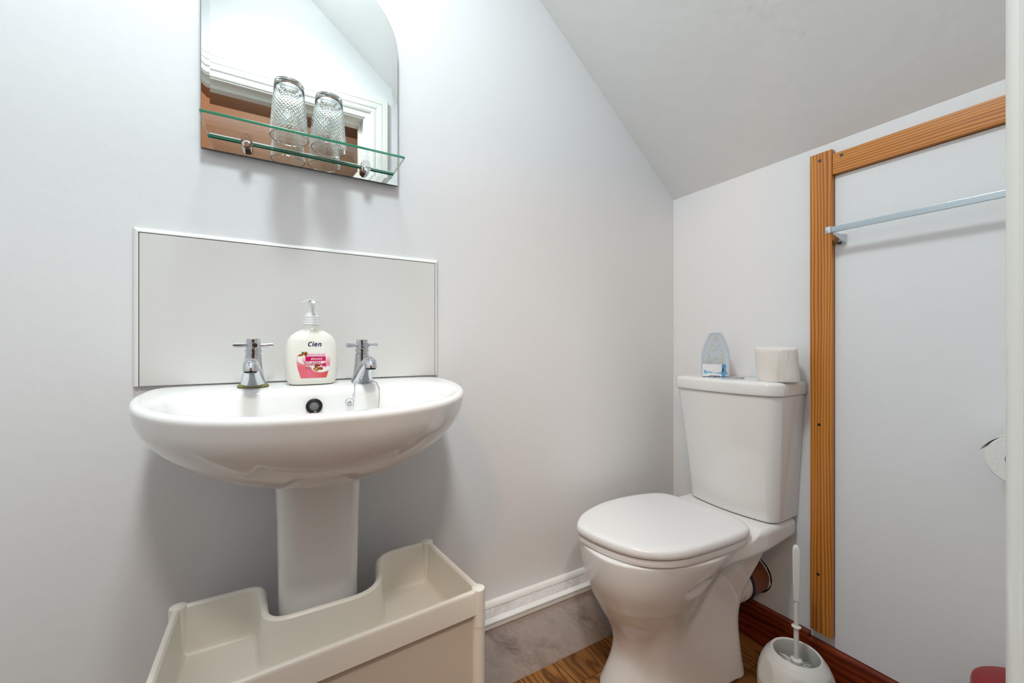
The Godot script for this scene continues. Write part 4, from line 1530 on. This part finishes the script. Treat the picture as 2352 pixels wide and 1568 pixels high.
# ---- toilet roll on its wall holder, half hidden by the door frame
func build_roll_holder() -> void:
	var h := thing("roll_holder", Vector3(-0.005, 0.721, 0.862), "chrome post toilet-roll holder on the hatch panel", "roll holder")
	var b := MB.new()
	b.lathe(Vector3.ZERO, [Vector2(0.022, 0.0), Vector2(0.022, 0.006), Vector2(0.012, 0.010), Vector2(0.008, 0.02), Vector2(0.008, 0.145), Vector2(0.006, 0.148)], 24)
	var o := part("post", b.mesh(35), M.chrome, h)
	o.rotation.z = PI / 2
	var t := thing("toilet_roll", Vector3(-0.03, 0.7165, 0.862), "white toilet roll hanging on the wall holder by the doorway", "toilet roll")
	b = MB.new()
	b.lathe(Vector3.ZERO, [Vector2(0.0225, 0.0), Vector2(0.0465, 0.0), Vector2(0.048, 0.002), Vector2(0.048, 0.103), Vector2(0.0465, 0.105), Vector2(0.0225, 0.105), Vector2(0.0225, 0.0)], 64, false, false)
	o = part("paper", b.mesh(30), M.paper, t)
	o.rotation.z = PI / 2
	b = MB.new()
	b.lathe(Vector3.ZERO, [Vector2(0.0222, 0.001), Vector2(0.0222, 0.104), Vector2(0.0212, 0.104), Vector2(0.0212, 0.001), Vector2(0.0222, 0.001)], 40, false, false)
	o = part("core", b.mesh(30), mat(Color(0.34, 0.235, 0.15), 0.8), t)
	o.rotation.z = PI / 2
	# loose end of the paper lifts off on the far side
	b = MB.new()
	var r0 := PackedVector3Array()
	var r1 := PackedVector3Array()
	for i in 9:
		var u := float(i) / 8
		var a := lerpf(1.9, 2.95, u)
		var rr := 0.0483 + 0.007 * u * u
		r0.append(Vector3(0, sin(a) * rr, cos(a) * rr))
		r1.append(Vector3(-0.104, sin(a) * rr, cos(a) * rr))
	b.loft([r0, r1], false, false, false)
	part("loose_end", b.mesh(60, -1, false), M.paper, t)

# ---- toilet brush
func build_brush() -> void:
	var c := Vector3(-0.140, 0, 0.489)
	var t := thing("brush_holder", c, "white domed plastic toilet brush holder with flat ovals round its side", "brush holder")
	var prof_y := [0.0, 0.006, 0.03, 0.06, 0.085, 0.105, 0.118, 0.124]
	var prof_r := [0.083, 0.0865, 0.0885, 0.0865, 0.0805, 0.0715, 0.0625, 0.0575]
	var rings := []
	var seg := 180
	for i in 41:
		var y := 0.124 * i / 40.0
		var o := PackedVector3Array()
		for j in seg:
			var a := TAU * j / seg
			var r := table(y, prof_y, prof_r)
			# six flat oval facets: upright planes leaning with the dome
			for k in 6:
				var da := angle_difference(a, k * TAU / 6 + 0.52)
				if absf(da) < 0.8: r = minf(r, (0.0863 - 0.24 * maxf(0.0, y - 0.045) - 0.03 * maxf(0.0, 0.045 - y)) / cos(da))
			o.append(Vector3(cos(a) * r, y, sin(a) * r))
		rings.append(o)
	for e in [[0.0555, 0.1262], [0.053, 0.126], [0.0515, 0.1235], [0.0525, 0.11], [0.062, 0.07], [0.07, 0.03], [0.06, 0.012], [0.01, 0.010]]:
		var o := PackedVector3Array()
		for j in seg: o.append(Vector3(cos(TAU * j / seg) * e[0], e[1], sin(TAU * j / seg) * e[0]))
		rings.append(o)
	var b := MB.new()
	b.loft(rings)
	part("pot", b.mesh(14), M.plastic, t)

	var k := thing("toilet_brush", c, "white plastic toilet brush standing in its holder", "toilet brush")
	b = MB.new()
	var hr := []
	for e in [[0.262, 0.0068, 0.0060], [0.264, 0.0078, 0.0070], [0.300, 0.0086, 0.008], [0.36, 0.0095, 0.0088], [0.392, 0.0094, 0.0084], [0.401, 0.0088, 0.007], [0.4045, 0.0075, 0.004]]:
		hr.append(MB.rrect(Vector3(0, e[0], 0), e[1] * 2, e[2] * 2, 0.0035, 4))
	b.loft(hr)
	var hd := part("handle", b.mesh(40), M.plastic, k)
	hd.rotation.y = 0.5
	b = MB.new()
	b.lathe(Vector3.ZERO, [Vector2(0.0058, 0.10), Vector2(0.0058, 0.191), Vector2(0.0105, 0.1925), Vector2(0.0108, 0.1945), Vector2(0.006, 0.197), Vector2(0.0055, 0.2), Vector2(0.0055, 0.264)], 24)
	part("stem", b.mesh(35), M.plastic, k)
	b = MB.new()
	b.lathe(Vector3.ZERO, [Vector2(0.011, 0.094), Vector2(0.0135, 0.104), Vector2(0.013, 0.108), Vector2(0.006, 0.112)], 24)
	part("collar", b.mesh(35), M.plastic, k)
	# bristles in whorls below the collar
	b = MB.new()
	var rng := RandomNumberGenerator.new()
	rng.seed = 12
	for lay in 6:
		for i in 34:
			var a := TAU * i / 34 + rng.randf() * 0.2
			var y := 0.097 - lay * 0.012
			var rr := (0.036 + rng.randf() * 0.008)
			var d := Vector3(cos(a), 0, sin(a))
			b.tube([d * 0.006 + Vector3(0, y, 0), d * rr + Vector3(0, y - 0.004 + rng.randf_range(-0.005, 0.006), 0)], [0.0011, 0.0007], 4)
	part("bristles", b.mesh(60), mat(Color(0.93, 0.92, 0.89), 0.5), k)
	b = MB.new()
	b.lathe(Vector3.ZERO, [Vector2(0.007, 0.012), Vector2(0.007, 0.098)], 12)
	part("bristle_core", b.mesh(35), M.plastic, k)
	# rust-coloured stain caught in the bristles
	b = MB.new()
	b.lathe(Vector3(-0.020, 0.092, 0.0015), [Vector2(0.0008, -0.003), Vector2(0.003, -0.001), Vector2(0.0028, 0.002), Vector2(0.0006, 0.0035)], 8)
	part("stain", b.mesh(60), mat(Color(0.55, 0.36, 0.16), 0.8), k)

# ---- pedal bin
func build_bin() -> void:
	var t := thing("pedal_bin", Vector3(-0.122, 0, 0.880), "small bin with a shiny red lid against the toilet wall", "bin")
	var b := MB.new()
	b.lathe(Vector3.ZERO, [Vector2(0.074, 0.0), Vector2(0.078, 0.004), Vector2(0.080, 0.02), Vector2(0.081, 0.255), Vector2(0.079, 0.258)], 56)
	part("body", b.mesh(35), M.red, t)
	b = MB.new()
	b.lathe(Vector3.ZERO, [Vector2(0.0845, 0.258), Vector2(0.0855, 0.26), Vector2(0.0855, 0.277), Vector2(0.084, 0.284), Vector2(0.078, 0.2885), Vector2(0.05, 0.2915), Vector2(0.02, 0.293)], 56)
	part("lid", b.mesh(35), M.red, t)
	b = MB.new()
	var n := noise(3, 3.0, 2)
	var rings := []
	for e in [[0.0865, 0.215], [0.088, 0.23], [0.0885, 0.25], [0.0865, 0.2575], [0.0815, 0.2578]]:
		var o := PackedVector3Array()
		for j in 72:
			var a := TAU * j / 72
			var rr: float = e[0] + 0.004 * n.get_noise_3d(cos(a) * 3.0, e[1] * 30.0, sin(a) * 3.0)
			o.append(Vector3(cos(a) * rr, e[1] + 0.004 * n.get_noise_2d(a * 3.0, 2.0), sin(a) * rr))
		rings.append(o)
	b.loft(rings, false, false)
	part("bin_liner", b.mesh(60, -1, false), M.clear_plastic, t)
	part("pedal", bx(Vector3(-0.088, 0.012, 0), Vector3(0.03, 0.006, 0.04), 0.002), M.chrome, t)
